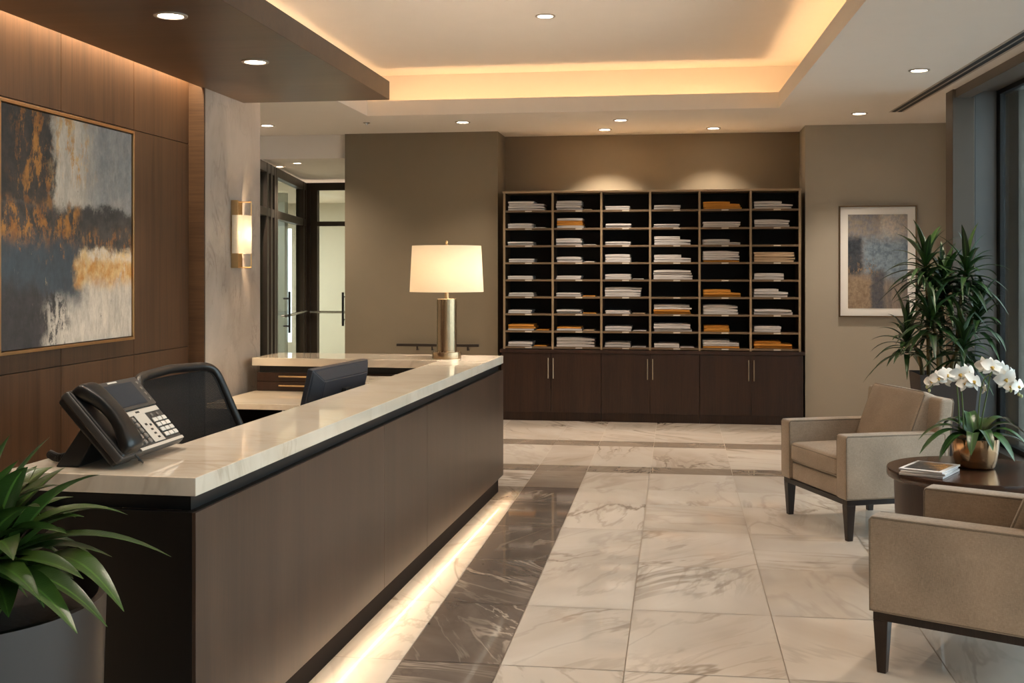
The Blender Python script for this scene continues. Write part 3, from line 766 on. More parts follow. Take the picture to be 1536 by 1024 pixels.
# small corner shelf of stone
t = thing('corner_shelf', 'small stone shelf in the corner between counter and return', 'shelf', DK, DR)
bm = bm_new(); box(bm, (-.9, -.95, .805), (-.345, -.505, .84), .003); obj('top', bm, M['counter'], t, True, 30)
obj('support_panel', B(((-.88, -.56, .7205), (-.36, -.51, .8045))), M['blackwood'], t, False)

# ================================================================== TABLE LAMP
t = thing('table_lamp', 'lit table lamp with white drum shade on the marble counter', 'lamp', (-1.552, 7.583, .9505))
bm = bm_new(); lathe(bm, [(0, 0), (.098, 0), (.1, .003), (.1, .04), (.097, .045), (.07, .046), (.07, .052), (0, .052)], 48); obj('base', bm, M['lampmetal'], t)
bm = bm_new(); lathe(bm, [(.066, .052), (.068, .056), (.068, .4), (.065, .405), (.02, .406), (0, .406)], 48); obj('column', bm, M['lampmetal'], t)
bm = bm_new(); lathe(bm, [(.014, .406), (.014, .46), (.02, .462), (.02, .5), (.004, .502), (.004, .76), (.012, .762), (.012, .772), (.006, .776), (.01, .79), (.006, .8), (0, .801)], 24); obj('stem', bm, M['brass'], t)
bm = bm_new(); lathe(bm, [(.252, .452), (.236, .765), (.2335, .765), (.2495, .452), (.252, .452)], 64); sh = obj('lamp_shade', bm, M['shade'], t)
bm = bm_new()
for k in range(3): tube(bm, [(.006 * cos(2.1 * k), .006 * sin(2.1 * k), .758), (.233 * cos(2.1 * k), .233 * sin(2.1 * k), .758)], .002, 6)
obj('shade_spider', bm, M['brass'], sh)
bm = bm_new(); lathe(bm, [(0, .525), (.018, .53), (.03, .56), (.034, .59), (.03, .62), (.015, .64), (0, .645)], 24, Matrix.Translation((.02, -.02, 0))); obj('bulb', bm, M['bulb'], t)
point('lamp_light', (.05, -.02, .6), 20, (1, .83, .66), .05, t)

# ================================================================== WALL SCONCE
t = thing('wall_sconce', 'lit brass wall sconce with opal shade on the marble column', 'lamp', (-2.95, 7.33, 1.79))
bm = bm_new(); box(bm, (0, -.10, -.225), (.014, .07, .228), .002); obj('backplate', bm, M['brass'], t, False)
bm = bm_new(); lathe(bm, [(.104, -.128), (.104, .128), (.101, .128), (.101, -.128), (.104, -.128)], 40, Matrix.Translation((.016, -.018, 0)) @ Matrix.Rotation(-pi / 2, 4, 'Z'), pi, 1, .85); obj('lamp_shade', bm, M['opal'], t)
bm = bm_new()
for y in (-.098,): box(bm, (.014, y - .004, -.225), (.05, y + .004, .228), .001)
for z in (-.222, .224): box(bm, (.014, -.1, z - .003), (.03, .07, z + .003), .001)
tube(bm, [(.09, .035, -.225), (.09, .035, -.128)], .004); tube(bm, [(.09, .035, .128), (.09, .035, .228)], .004)
tube(bm, [(.014, .035, .222), (.09, .035, .222)], .003); tube(bm, [(.014, .035, -.222), (.09, .035, -.222)], .003)
obj('bracket', bm, M['brass'], t, False)
point('sconce_light', (.055, -.018, 0), 9.5, (1, .74, .46), .03, t)

# ================================================================== PICTURES
cr = lin(206, 192, 174); gr = lin(150, 146, 142); ch = lin(46, 42, 40); oc = lin(182, 124, 54); ocd = lin(140, 86, 34); bl = lin(62, 72, 80); tan = lin(206, 172, 120)
PL = painting('abstract_canvas', 4.715, 5.965, 1.18, 2.31, 1, [
    (.62, 1.4, .55, 1.4, .12, 1.0, gr, lin(128, 128, 128)), (-.4, .36, .58, 1.4, .03, 1.0, ch, lin(66, 58, 52)), (.10, .36, .60, 1.05, .08, .42, oc, ocd), (.36, .62, .72, 1.05, .08, .40, oc, tan),
    (-.4, 1.4, .40, .60, .02, 1.0, lin(74, 68, 64), lin(46, 43, 41)), (-.4, .55, .42, .60, .04, .46, oc, ocd), (.5, 1.1, .42, .5, .04, .42, lin(150, 112, 72), ocd), (-.4, .58, .18, .46, .06, .9, bl, lin(58, 64, 70)),
    (-.4, .30, -.4, .26, .05, 1.0, ch, lin(60, 54, 54)), (.2, .46, -.1, .26, .05, .42, lin(72, 64, 64), ch), (-.4, 1.4, .38, .62, .03, .26, oc, ocd), (-.4, 1.0, .12, .44, .05, .2, lin(150, 140, 130), tan), (.3, .9, .55, .95, .06, .12, lin(84, 80, 78), ch), (.45, .75, .52, .72, .05, .24, ch, lin(90, 84, 80)), (.6, .95, .56, .62, .02, .5, ch, lin(60, 56, 54)), (.5, .9, .08, .2, .05, .2, lin(110, 104, 100), lin(84, 78, 74)), (.52, 1.2, .26, .39, .04, .72, tan, oc), (.55, 1.0, .36, .42, .02, .6, cr, tan)], (cr, lin(176, 164, 150)))
PR = painting('abstract_print', 1.69, 2.25, 1.19, 2.10, 0, [
    (-.3, .55, .55, 1.3, .08, .95, lin(132, 132, 138), lin(156, 146, 134)), (.55, 1.3, .6, 1.3, .06, .9, lin(204, 192, 176), lin(164, 164, 166)), (.25, 1.3, .3, .75, .1, .8, lin(140, 160, 174), lin(100, 116, 132)),
    (-.3, .24, .34, .75, .05, .95, lin(44, 52, 64), lin(70, 76, 84)), (-.3, .4, -.3, .32, .05, .95, lin(166, 146, 122), lin(140, 120, 98)), (.4, .62, -.3, .4, .05, .85, lin(76, 80, 90), lin(104, 100, 100)), (.0, .5, .3, .5, .1, .4, lin(176, 144, 104), lin(60, 66, 76))],
    (lin(150, 136, 122), lin(118, 110, 106)), 1.6)
t = thing('wall_painting', 'large abstract canvas in ochre, cream and charcoal on the walnut wall', 'painting', (WL, 5.34, 1.745))
bm = bm_new(); box(bm, (.006, -.622, -.562), (.035, .622, .562), .001); obj('canvas', bm, PL, t, False)
bm = bm_new()
for lo, hi in (((0.001, -.642, -.582), (.045, -.627, .582)), ((.001, .627, -.582), (.045, .642, .582)), ((.001, -.627, .567), (.045, .627, .582)), ((.001, -.627, -.582), (.045, .627, -.567))): box(bm, lo, hi, .0015)
obj('frame', bm, M['frame_gold'], t, False)
t = thing('framed_print', 'white-matted abstract print in a thin bronze frame on the grey wall', 'picture', (1.972, BACK, 1.637))
obj('print', B(((-.285, -.022, -.465), (.285, -.018, .465))), PR, t, False)
obj('mat_board', B(((-.36, -.018, -.54), (.36, -.006, .54))), M['mat_white'], t, False)
bm = bm_new()
for lo, hi in (((-.372, -.04, -.552), (-.36, 0, .552)), ((.36, -.04, -.552), (.372, 0, .552)), ((-.36, -.04, .54), (.36, 0, .552)), ((-.36, -.04, -.552), (.36, 0, -.54))): box(bm, lo, hi, .0015)
obj('frame', bm, metal('bronze_frame', lin(120, 96, 70), .4), t, False)

# ================================================================== TELEPHONE
t = thing('desk_telephone', 'black desk telephone with screen and handset on the marble counter', 'telephone', (-1.64, 3.19, .9505), 0)
sl = Vector((-.67, 0, .742)); nn = Vector((.742, 0, .67)); TW = .43; TS = .272
Mt = Matrix(((0, sl.x, nn.x, .0), (1, 0, 0, 0), (0, sl.z, nn.z, .034), (0, 0, 0, 1)))   # local (w, s, n): width, up the slope, outwards
def ph(lo, hi, r=.001, seg=2):
    bm = bm_new(); box(bm, (lo[0] * TW, lo[1] * TS, lo[2]), (hi[0] * TW, hi[1] * TS, hi[2]), r, Mt, seg); return bm
bm = bm_new(); box(bm, (0, 0, -.03), (TW, TS, 0), .008, Mt, 3); box(bm, (.30 * TW, .56 * TS, 0), (.985 * TW, .995 * TS, .008), .004, Mt)
obj('body', bm, M['plastic_grey'], t)
bm = bm_new(); box(bm, (0.004, 0.004, -.05), (.27 * TW, TS * .985, .006), .01, Mt, 3); obj('cradle', bm, M['plastic'], t)
bm = bm_new(); prism(bm, [(-.235, 0), (-.16, 0), (-.10, .10), (-.13, .15)], .03, .37, .004, Matrix(((1, 0, 0, 0), (0, 0, 1, 0), (0, 1, 0, 0), (0, 0, 0, 1)))); obj('stand', bm, M['plastic'], t, False)
hb = bm_new(); hw = .135 * TW
path = [(.03, .022), (.07, .028), (.15, .036), (.30, .050), (.5, .057), (.70, .052), (.85, .040), (.93, .032), (.975, .024)]
pr = [.030, .038, .038, .031, .028, .031, .038, .038, .030]
tb = bmesh.new(); rings = []
for (s, n), r in zip(path, pr):
    ring = []
    for k in range(16):
        an = 2 * pi * k / 16; cx, cy = cos(an), sin(an)
        sgn = lambda q: abs(q) ** .6 * (1 if q >= 0 else -1)
        ring.append(tb.verts.new(Mt @ Vector((hw + sgn(cx) * r * 1.25, s * TS, n - .012 + sgn(cy) * r * .72))))
    rings.append(ring)
for a, b in zip(rings, rings[1:]):
    for k in range(16): tb.faces.new([a[k], a[(k + 1) % 16], b[(k + 1) % 16], b[k]])
tb.faces.new(rings[0]); tb.faces.new(rings[-1]); bmesh.ops.recalc_face_normals(tb, faces=tb.faces)
bmesh.ops.subdivide_edges(tb, edges=tb.edges[:], cuts=1, smooth=.6, use_grid_fill=True)
merge(hb, tb); hs = obj('handset', hb, M['plastic'], t, True, 60)
obj('screen', ph((.41, .60, .0085), (.86, .93, .0098), .0004), M['screen'], t, False)
obj('name_plate', ph((.52, .953, .0085), (.66, .974, .0095), .0003), M['key'], t, False)
bm = ph((.30, .475, .001), (.97, .545, .003), .0008); box(bm, (.55 * TW, .07 * TS, .0011), (.72 * TW, .476 * TS, .0029), .0006, Mt); box(bm, (.29 * TW, .012 * TS, .001), (.985 * TW, .05 * TS, .004), .001, Mt)
obj('trim_plate', bm, M['silver'], t, False)
bm = ph((.60, .497, .0032), (.66, .522, .0037), .0001)
for i, (a, b, w_, h_) in enumerate(((.60, .40, .07, .045), (.60, .31, .035, .03), (.66, .29, .03, .03), (.63, .23, .035, .026), (.63, .17, .035, .026), (.64, .11, .035, .026))):
    if i: box(bm, (a * TW, b * TS, .003), ((a + w_) * TW, (b + h_) * TS, .0036), .0002, Mt)
obj('icon_buttons', bm, M['plastic'], t, False)
bm = bm_new()
for i in range(4):
    for j in range(3): box(bm, ((.755 + j * .075) * TW, (.10 + i * .075) * TS, .001), ((.755 + j * .075 + .06) * TW, (.10 + i * .075 + .056) * TS, .006), .0015, Mt)
obj('number_keypad', bm, M['key'], t, False)
bm = bm_new()
for i in range(5):
    for j in range(3): lathe(bm, [(.009, 0), (.0085, .005), (.006, .0065), (0, .0068)], 12, Mt @ Matrix.Translation(((.345 + j * .075) * TW, (.11 + i * .078) * TS, .001)))
for i in range(4): lathe(bm, [(.006, 0), (.0055, .003), (0, .0035)], 10, Mt @ Matrix.Translation((.925 * TW, (.64 + i * .085) * TS, .008)))
for j in range(2): lathe(bm, [(.006, 0), (.0055, .003), (0, .0035)], 10, Mt @ Matrix.Translation(((.80 + j * .09) * TW, .43 * TS, .001)))
obj('function_keys', bm, M['keyd'], t, True)
# coiled handset cord, lying on the counter
cp = []; N = 260; p0 = Vector((-.185, .10, .02)); p1 = Vector((-.34, .155, .013))
ctrl = bez(Vector((-.15, .05, .06)), Vector((-.22, .05, .012)), Vector((-.27, .10, .014)), Vector((-.335, .17, .014)), N)
for i, p in enumerate(ctrl):
    d = (ctrl[min(i + 1, N)] - ctrl[max(i - 1, 0)]).normalized(); x = d.cross(Vector((0, 0, 1))).normalized(); y = x.cross(d)
    an = i * 2 * pi / 16; cp.append(p + (x * cos(an) + y * sin(an)) * .0115)
bm = bm_new(); tube(bm, cp, .0027, 6); obj('coiled_cord', bm, M['rubber'], t)
bm = bm_new(); tube(bm, bez(Mt @ Vector((.13 * TW, -.004, .01)), Mt @ Vector((.2 * TW, -.05, .0)), (-.0, .13, .006), (-.03, .16, .004), 14), .003, 6); obj('cord_end', bm, M['rubber'], t)

# ================================================================== MONITOR
t = thing('monitor', 'slate black computer monitor seen from behind on the desk', 'monitor', (-1.79, 5.9, .7205), radians(-7.2))
Mm = Matrix.Translation((.0, 0, .325)) @ Matrix.Rotation(radians(13), 4, 'Y')
bm = bm_new(); box(bm, (-.02, -.36, -.29), (.012, .36, 0), .006, Mm); obj('screen_bezel', bm, M['plastic_mon'], t, False)
obj('screen', B(), M['screen'], t, False) if False else None
bm = bm_new(); box(bm, (-.0215, -.345, -.275), (-.0202, .345, -.015), 0, Mm); obj('screen', bm, M['screen'], t, False)
tb = bmesh.new(); vs = [tb.verts.new(p) for p in ((.0121, -.358, -.288), (.0121, .358, -.288), (.0121, .358, -.002), (.0121, -.358, -.002), (.055, -.28, -.26), (.055, .28, -.26), (.055, .28, -.055), (.055, -.28, -.055))]
for q in ((0, 1, 5, 4), (1, 2, 6, 5), (2, 3, 7, 6), (3, 0, 4, 7), (4, 5, 6, 7), (3, 2, 1, 0)): tb.faces.new([vs[i] for i in q])
bmesh.ops.bevel(tb, geom=tb.edges[:], offset=.006, segments=2, affect='EDGES'); bm = bm_new(); merge(bm, tb, Mm); obj('rear_housing', bm, M['plastic_mon'], t, True, 25)
bm = bm_new(); box(bm, (.0555, -.09, -.2), (.058, .09, -.175), .0005, Mm); obj('connector_panel', bm, M['plastic'], t, False)
bm = bm_new(); box(bm, (.02, -.04, .012), (.05, .04, .2), .004); obj('stand', bm, M['plastic'], t, False)
bm = bm_new(); box(bm, (-.11, -.13, 0), (.09, .13, .012), .004); obj('base', bm, M['plastic'], t, False)

# ================================================================== OFFICE CHAIR
t = thing('office_chair', 'black mesh-back office chair behind the reception desk', 'chair', (-1.98, 4.96, 0), radians(-4))
# +x faces the desk
def ellpts(w, h, n=40, e=.32, cz=0, cx=0):
    out = []
    for k in range(n):
        a = 2 * pi * k / n; s = lambda q: abs(q) ** e * (1 if q >= 0 else -1)
        y = w * s(cos(a)); z = h * s(sin(a))
        y *= 1 - .05 * (z / h)
        x = cx - .045 * (1 - (y / w) ** 2) - .24 * (z / h) * .5 - (.0)
        out.append((x, y, cz + z + .02 * (1 - (y / w) ** 2) * (z > 0)))
    return out
fp = ellpts(.385, .285, n=56, cz=.785, cx=-.19, e=.17)
bm = bm_new(); tube(bm, fp, .022, 10, True); bk = obj('backrest_frame', bm, M['plastic'], t)
bm = bm_new(); n = 14; G = []
for i in range(n + 1):
    row = []
    for j in range(n + 1):
        y = -.37 + .74 * j / n; z = -.275 + .55 * i / n
        yy = y * (1 - .05 * (z / .285)); x = -.19 - .045 * (1 - (y / .385) ** 2) - .12 * (z / .285)
        row.append(bm.verts.new((x, yy, .785 + z)))
    G.append(row)
for i in range(n):
    for j in range(n): bm.faces.new([G[i][j], G[i][j + 1], G[i + 1][j + 1], G[i + 1][j]])
obj('mesh_back', bm, M['net'], bk)
bm = bm_new(); softbox(bm, (-.24, -.255, .43), (.24, .255, .50), .032, (0, 0, .012)); obj('seat', bm, plain('black_seat_fabric', lin(22, 22, 24), .9, bump=.3, bs=300), t)
bm = bm_new(); box(bm, (-.26, -.035, .40), (.05, .035, .428), .008); tube(bm, [(-.24, 0, .415), (-.30, 0, .47), (-.275, 0, .60), (-.262, 0, .70)], .022, 10); obj('back_support', bm, M['plastic'], t)
for s in (-1, 1):
    bm = bm_new(); softbox(bm, (-.17, s * .30 - .035, .635), (.07, s * .30 + .035, .662), .012); a = obj('armrest', bm, M['plastic'], t)
    bm = bm_new(); tube(bm, [(-.06, s * .29, .64), (-.06, s * .30, .5), (-.05, s * .27, .42), (-.03, s * .1, .415)], .016, 8); obj('armrest_post', bm, M['plastic'], a)
bm = bm_new(); lathe(bm, [(0, .12), (.028, .12), (.028, .26), (.016, .262), (.016, .40), (0, .40)], 20); obj('gas_lift', bm, M['chrome'], t)
bm = bm_new()
for k in range(5):
    a = 2 * pi * k / 5 + .3; tube(bm, [(0, 0, .13), (.15 * cos(a), .15 * sin(a), .115), (.27 * cos(a), .27 * sin(a), .08)], [.028, .02, .014], 8)
bs = obj('star_base', bm, M['plastic'], t)
for k in range(5):
    a = 2 * pi * k / 5 + .3; bm = bm_new(); lathe(bm, [(0, -.022), (.024, -.022), (.028, -.014), (.028, .014), (.024, .022), (0, .022)], 20, Matrix.Translation((.27 * cos(a), .27 * sin(a), .0285)) @ Matrix.Rotation(a + .6, 4, 'Z') @ Matrix.Rotation(pi / 2, 4, 'X'))
    tube(bm, [(.27 * cos(a), .27 * sin(a), .03), (.27 * cos(a), .27 * sin(a), .082)], .008); obj('caster', bm, M['rubber'], bs)

# ================================================================== ARMCHAIRS
def loop(bm, pts, r=.0045): tube(bm, pts, r, 6, True)
def armchair(loc, rz, label, W_=.82, D_=.67):
    t = thing('armchair', label, 'armchair', loc, rz, 'beige lounge armchairs')
    hw = W_ / 2; aw = .115; aw2 = hw - aw
    for s in (-1, 1):
        bm = bm_new(); y0, y1 = sorted((s * aw2, s * hw)); softbox(bm, (0, y0, .236), (D_ - .03, y1, .605), .018, (.004, .004, .003)); ar = obj('armrest', bm, M['fabric'], t)
        bm = bm_new()
        for yy in (s * hw - s * .004, s * aw2 + s * .004):
            loop(bm, [(.006, yy, .245), (.006, yy, .59), (.014, yy, .6), (D_ - .045, yy, .6), (D_ - .036, yy, .59), (D_ - .036, yy, .245)])
        obj('piping', bm, M['piping'], ar)
    bm = bm_new(); softbox(bm, (.02, -aw2 + .001, .236), (D_ - .1, aw2 - .001, .345), .012); obj('seat_base', bm, M['fabric'], t)
    bm = bm_new(); softbox(bm, (.005, -aw2 + .003, .348), (.56, aw2 - .003, .472), .028, (.008, 0, .018)); c = obj('seat_cushion', bm, M['fabric'], t)
    bm = bm_new()
    for z in (.366, .456): loop(bm, [(.008, -aw2 + .02, z), (.008, aw2 - .02, z), (.02, aw2 - .008, z), (.54, aw2 - .008, z), (.54, -aw2 + .008, z), (.02, -aw2 + .008, z)])
    obj('piping', bm, M['piping'], c)
    tilt = Matrix.Translation((.55, 0, .24)) @ Matrix.Rotation(radians(6), 4, 'Y')
    bm = bm_new(); softbox(bm, (.0, -hw + .004, .0), (.09, hw - .004, .57), .022, (.004, 0, 0), mat=tilt)
    bk = obj('backrest', bm, M['fabric'], t)
    bm = bm_new(); loop(bm, [tilt @ Vector(p) for p in ((.085, -hw + .008, .02), (.085, -hw + .008, .55), (.085, -hw + .02, .567), (.085, hw - .02, .567), (.085, hw - .008, .55), (.085, hw - .008, .02))]); obj('piping', bm, M['piping'], bk)
    tilt2 = Matrix.Translation((.515, 0, .475)) @ Matrix.Rotation(radians(22), 4, 'Y')
    bm = bm_new(); softbox(bm, (-.075, -aw2 + .004, .0), (.06, aw2 - .004, .36), .026, (.014, .001, .008), 8, tilt2); c = obj('back_cushion', bm, M['fabric'], t)
    bm = bm_new(); loop(bm, [tilt2 @ Vector(p) for p in ((-.066, -aw2 + .01, .03), (-.066, -aw2 + .01, .338), (-.066, -aw2 + .03, .354), (-.066, aw2 - .03, .354), (-.066, aw2 - .01, .338), (-.066, aw2 - .01, .03))]); obj('piping', bm, M['piping'], c)
    bm = bm_new()
    i, j = .015, .05
    for lo, hi in (((i, -hw + i, .205), (D_ - .04, -hw + j, .2355)), ((i, hw - j, .205), (D_ - .04, hw - i, .2355)), ((i, -hw + j, .205), (j, hw - j, .2355)), ((D_ - .075, -hw + j, .205), (D_ - .04, hw - j, .2355))): box(bm, lo, hi, .002)
    obj('base_frame', bm, M['legwood'], t, False)
    for x in (.043, D_ - .068):
        for y in (-hw + .043, hw - .043):
            tb = bmesh.new(); bmesh.ops.create_cube(tb, size=1)
            for v in tb.verts:
                k = .028 if v.co.z > 0 else .017
                dx = (.011 if x < .4 else -.011) * 0
                v.co = Vector((x + (k if v.co.x > 0 else -k), y + (k if v.co.y > 0 else -k), .2045 if v.co.z > 0 else 0))
            bmesh.ops.bevel(tb, geom=tb.edges[:], offset=.002, segments=1, affect='EDGES'); bm = bm_new(); merge(bm, tb); obj('leg', bm, M['legwood'], t, False)
    return t
armchair((.805, 7.03, 0), radians(21), 'beige upholstered armchair beyond the round table, facing the reception desk')
armchair((.921, 4.879, 0), radians(-28), 'beige upholstered armchair on the near side of the round table, seen from its side')

# ================================================================== SIDE TABLE and things on it
TBL = (1.49, 5.96)
t = thing('side_table', 'round dark wood drum side table between the two armchairs', 'table', (*TBL, 0))
bm = bm_new(); lathe(bm, [(0, .505), (.405, .505), (.428, .508), (.432, .515), (.432, .542), (.428, .549), (.42, .55), (0, .55)], 72); obj('tabletop', bm, M['tablewood'], t)
bm = bm_new(); lathe(bm, [(0, 0), (.375, 0), (.38, .004), (.395, .49), (.395, .5045), (0, .5045)], 72); obj('drum_base', bm, wood('espresso_drum', lin(40, 26, 18), lin(70, 48, 36), .35, 'Z', 1.3), t)

mags = painting('magazine_cover', 1.0, 1.5, .4, .8, 0, [(.2, .9, -3, 3, .1, .6, lin(30, 34, 40), lin(70, 60, 50)), (.5, .7, -3, 3, .08, .6, lin(200, 150, 80), lin(120, 80, 50))], (lin(60, 62, 66), lin(120, 112, 104)), 3)
for i, (rz, z, dz) in enumerate(((-.50, .5505, .012), (-.44, .5632, .011), (-.52, .5747, .009))):
    t = thing('magazine', ['white magazine lowest of the three on the round table', 'white magazine in the middle of the stack on the round table', 'magazine with a dark photo cover on top of the stack'][i], 'magazine', (1.235, 5.83, z), rz, 'magazines on the side table')
    bm = bm_new(); box(bm, (-.105, -.14, 0), (.105, .14, dz), .002); obj('pages', bm, M['paper'], t, False)
    if i == 2:
        obj('cover_photo', B(((-.085, -.12, dz + .0002), (.085, .1, dz + .001))), mags, t, False)

# ---- blades for leaves
def blade(bm, pts, width, normal=None, fold=.25, prof=None, rnd_=None, seg=None, twist=0):
    lay = bm.loops.layers.float_vector.get('leaf') or bm.loops.layers.float_vector.new('leaf')
    pts = [Vector(p) for p in pts]; n = len(pts); tone = rnd_ if rnd_ is not None else random.random()
    rows = []
    for i, p in enumerate(pts):
        s = i / (n - 1); d = (pts[min(i + 1, n - 1)] - pts[max(i - 1, 0)]).normalized()
        up = Vector(normal) if normal is not None else Vector((0, 0, 1))
        side = d.cross(up)
        if side.length < 1e-3: side = d.cross(Vector((1, 0, 0)))
        side.normalize(); nn_ = side.cross(d).normalized()
        if twist:
            side = (Matrix.Rotation(twist * s, 3, d) @ side); nn_ = side.cross(d).normalized()
        w_ = width * (prof(s) if prof else sin(pi * min(1, .08 + .92 * s) ** .8))
        w_ = max(w_, .0008)
        rows.append([bm.verts.new(p - side * w_ + nn_ * w_ * fold), bm.verts.new(p), bm.verts.new(p + side * w_ + nn_ * w_ * fold)])
    for i, (a, b) in enumerate(zip(rows, rows[1:])):
        for k in range(2):
            f = bm.faces.new([a[k], a[k + 1], b[k + 1], b[k]]); f.smooth = True
            uv = [(k * .5, i), (k * .5 + .5, i), (k * .5 + .5, i + 1), (k * .5, i + 1)]
            for l, (x, y) in zip(f.loops, uv): l[lay] = (tone, x, y / (n - 1))
def leafobj(name, bm, mat, parent): return obj(name, bm, mat, parent, True, 70)

# ---- orchid
OC = Vector((1.50, 6.03, .5505)); OP = OC
t = thing('potted_orchid', 'white orchid in a gold metal pot on the round table', 'plant', OC)
bm = bm_new(); lathe(bm, [(0, 0), (.084, 0), (.094, .008), (.105, .05), (.112, .10), (.114, .15), (.110, .15), (.107, .10), (.1, .06), (.08, .02), (0, .02)], 48); obj('pot', bm, M['goldpot'], t)
bm = bm_new(); lathe(bm, [(0, .135), (.06, .132), (.109, .125), (.1, .1), (0, .1)], 32); obj('moss', bm, plain('dark_moss', lin(30, 34, 20), .95, var=.4, bump=.8, bs=80), t)
bm = bm_new(); rnd = random.Random(2)
for k, (az, L, rise, drop) in enumerate(((185, .27, .10, .02), (160, .2, .11, .06), (215, .24, .07, -.06), (0, .24, .11, .04), (20, .22, .13, .07), (-25, .25, .10, -.02), (-55, .22, .08, -.05), (-80, .18, .09, .0), (-110, .17, .08, -.03), (90, .18, .14, .1), (60, .2, .12, .06), (130, .18, .12, .06), (-8, .3, .06, -.06), (200, .30, .09, -.04))):
    a = radians(az); d = Vector((cos(a), sin(a), 0)); p0 = Vector((0, 0, .135)) + d * .02
    blade(bm, bez(p0, p0 + d * L * .45 + Vector((0, 0, rise * 1.5)), p0 + d * L * .98 + Vector((0, 0, drop - .02)), n=10), .031, None, .3, lambda s: (min(1, s * 5 + .45)) * (1 - s ** 4) ** .7, rnd.random())
leafobj('leaves', bm, M['leaf_orch'], t)
def oz(x, y, dy=0): return at(1380 + x / 5.39, 530 + y / 5.39, 6.03 + dy) - OC
stems = [
    [(352, 640, 0), (345, 420, 0), (325, 240, -.01), (300, 195, -.02), (230, 195, -.03), (150, 225, -.03), (75, 285, -.04)],
    [(318, 620, .02), (312, 420, .02), (300, 250, .02), (320, 190, .01), (380, 190, 0), (440, 230, 0), (500, 285, .0)],
    [(490, 620, .01), (510, 480, .01), (545, 310, .01), (572, 170, 0), (620, 110, -.01), (690, 150, -.02), (740, 220, -.02), (800, 325, -.03)],
    [(470, 600, .04), (478, 420, .04), (500, 260, .04), (530, 195, .03), (575, 165, .02)],
]
for s in stems:
    pts = [oz(*p) for p in s]; fine = []
    for i in range(len(pts) - 1):
        p_ = pts[max(i - 1, 0)]; q_ = pts[min(i + 2, len(pts) - 1)]
        for k in range(5):
            u = k / 5; a, b = pts[i], pts[i + 1]
            fine.append(.5 * ((2 * a) + (b - p_) * u + (2 * p_ - 5 * a + 4 * b - q_) * u * u + (3 * a - p_ - 3 * b + q_) * u ** 3))
    fine.append(pts[-1])
    bm = bm_new(); tube(bm, fine, [.0042 - .0022 * i / len(fine) for i in range(len(fine))], 8); obj('flower_stem', bm, M['stem'], t)
def petal(bm, ang, L, Wd, cup=.25, tilt=.25, zoff=0):
    t_ = bmesh.new(); n = 8; rows = []
    for i in range(n + 1):
        s = i / n; w_ = Wd * (sin(pi * s ** .75) ** .75 if 0 < s < 1 else .02)
        if i == 0: w_ = Wd * .16
        row = []
        for k in range(5):
            q = (k - 2) / 2
            row.append(t_.verts.new((q * w_, L * s, zoff + tilt * L * s * (1 - s * .9) + cup * w_ * (abs(q) ** 2) * .4 - .15 * L * s * s)))
        rows.append(row)
    for a, b in zip(rows, rows[1:]):
        for k in range(4): t_.faces.new([a[k], a[k + 1], b[k + 1], b[k]])
    merge(bm, t_, Matrix.Rotation(ang, 4, 'Z'))
def flower_meshes():
    bm = bm_new()
    for an in (0, 2.25, -2.25): petal(bm, an, .037, .0115, zoff=-.003)
    for an in (1.25, -1.25): petal(bm, an, .040, .0205, .5, .3, .002)
    for f in bm.faces: f.smooth = True
    lp = bm_new(); 
    t_ = bmesh.new(); bmesh.ops.create_uvsphere(t_, u_segments=12, v_segments=8, radius=1)
    for v in t_.verts: v.co = Vector((v.co.x * .0042, v.co.y * .007 - .005, v.co.z * .005 + .006))
    merge(lp, t_)
    for an in (-.9, .9): petal(lp, pi + an, .009, .004, .6, .9, .003)
    for f in lp.faces: f.smooth = True
    return bm, lp
fb, lb = flower_meshes()
f0 = obj('flower', fb, M['petal'], t, True, 80); l0 = obj('lip', lb, M['lip'], f0, True, 80)
fl = [(95, 225, -.03, -30, .85), (150, 200, -.04, -15, .95), (215, 175, -.03, 5, 1.05), (200, 215, -.0, -40, .85), (320, 165, -.02, 0, 1.1), (385, 150, .02, 20, .95), (365, 245, -.03, -5, .9), (430, 225, -.03, 15, 1.15), (520, 285, .02, 60, .75),
      (520, 95, -.02, -20, .95), (580, 110, -.04, 0, 1.15), (660, 135, -.02, 15, 1.05), (690, 205, -.05, -5, 1.15), (745, 170, 0, 35, .85), (725, 265, -.02, 10, .8), (790, 265, -.04, 25, .95)]
rnd = random.Random(4)
for i, (x, y, dy, yaw, s) in enumerate(fl):
    if i == 0: f, l = f0, l0
    else:
        f = f0.copy(); C.objects.link(f); f.parent = t; l = l0.copy(); C.objects.link(l); l.parent = f
    f.location = oz(x, y, dy - .01)
    f.rotation_euler = (pi / 2 + radians(rnd.uniform(-30, 12)), radians(rnd.uniform(-25, 25)), radians(yaw * 1.3 + 10)); f.scale = (s * 1.3,) * 3
    # (face normal local +z turned towards the room)
bm = bm_new()
for x, y in ((55, 270), (75, 300), (800, 330), (820, 345), (735, 300)):
    p = oz(x, y, -.03); t_ = bmesh.new(); bmesh.ops.create_uvsphere(t_, u_segments=10, v_segments=8, radius=.007)
    for v in t_.verts: v.co.z *= 1.4
    merge(bm, t_, Matrix.Translation(p))
obj('flower_buds', bm, plain('orchid_bud', lin(206, 204, 150), .6), t)

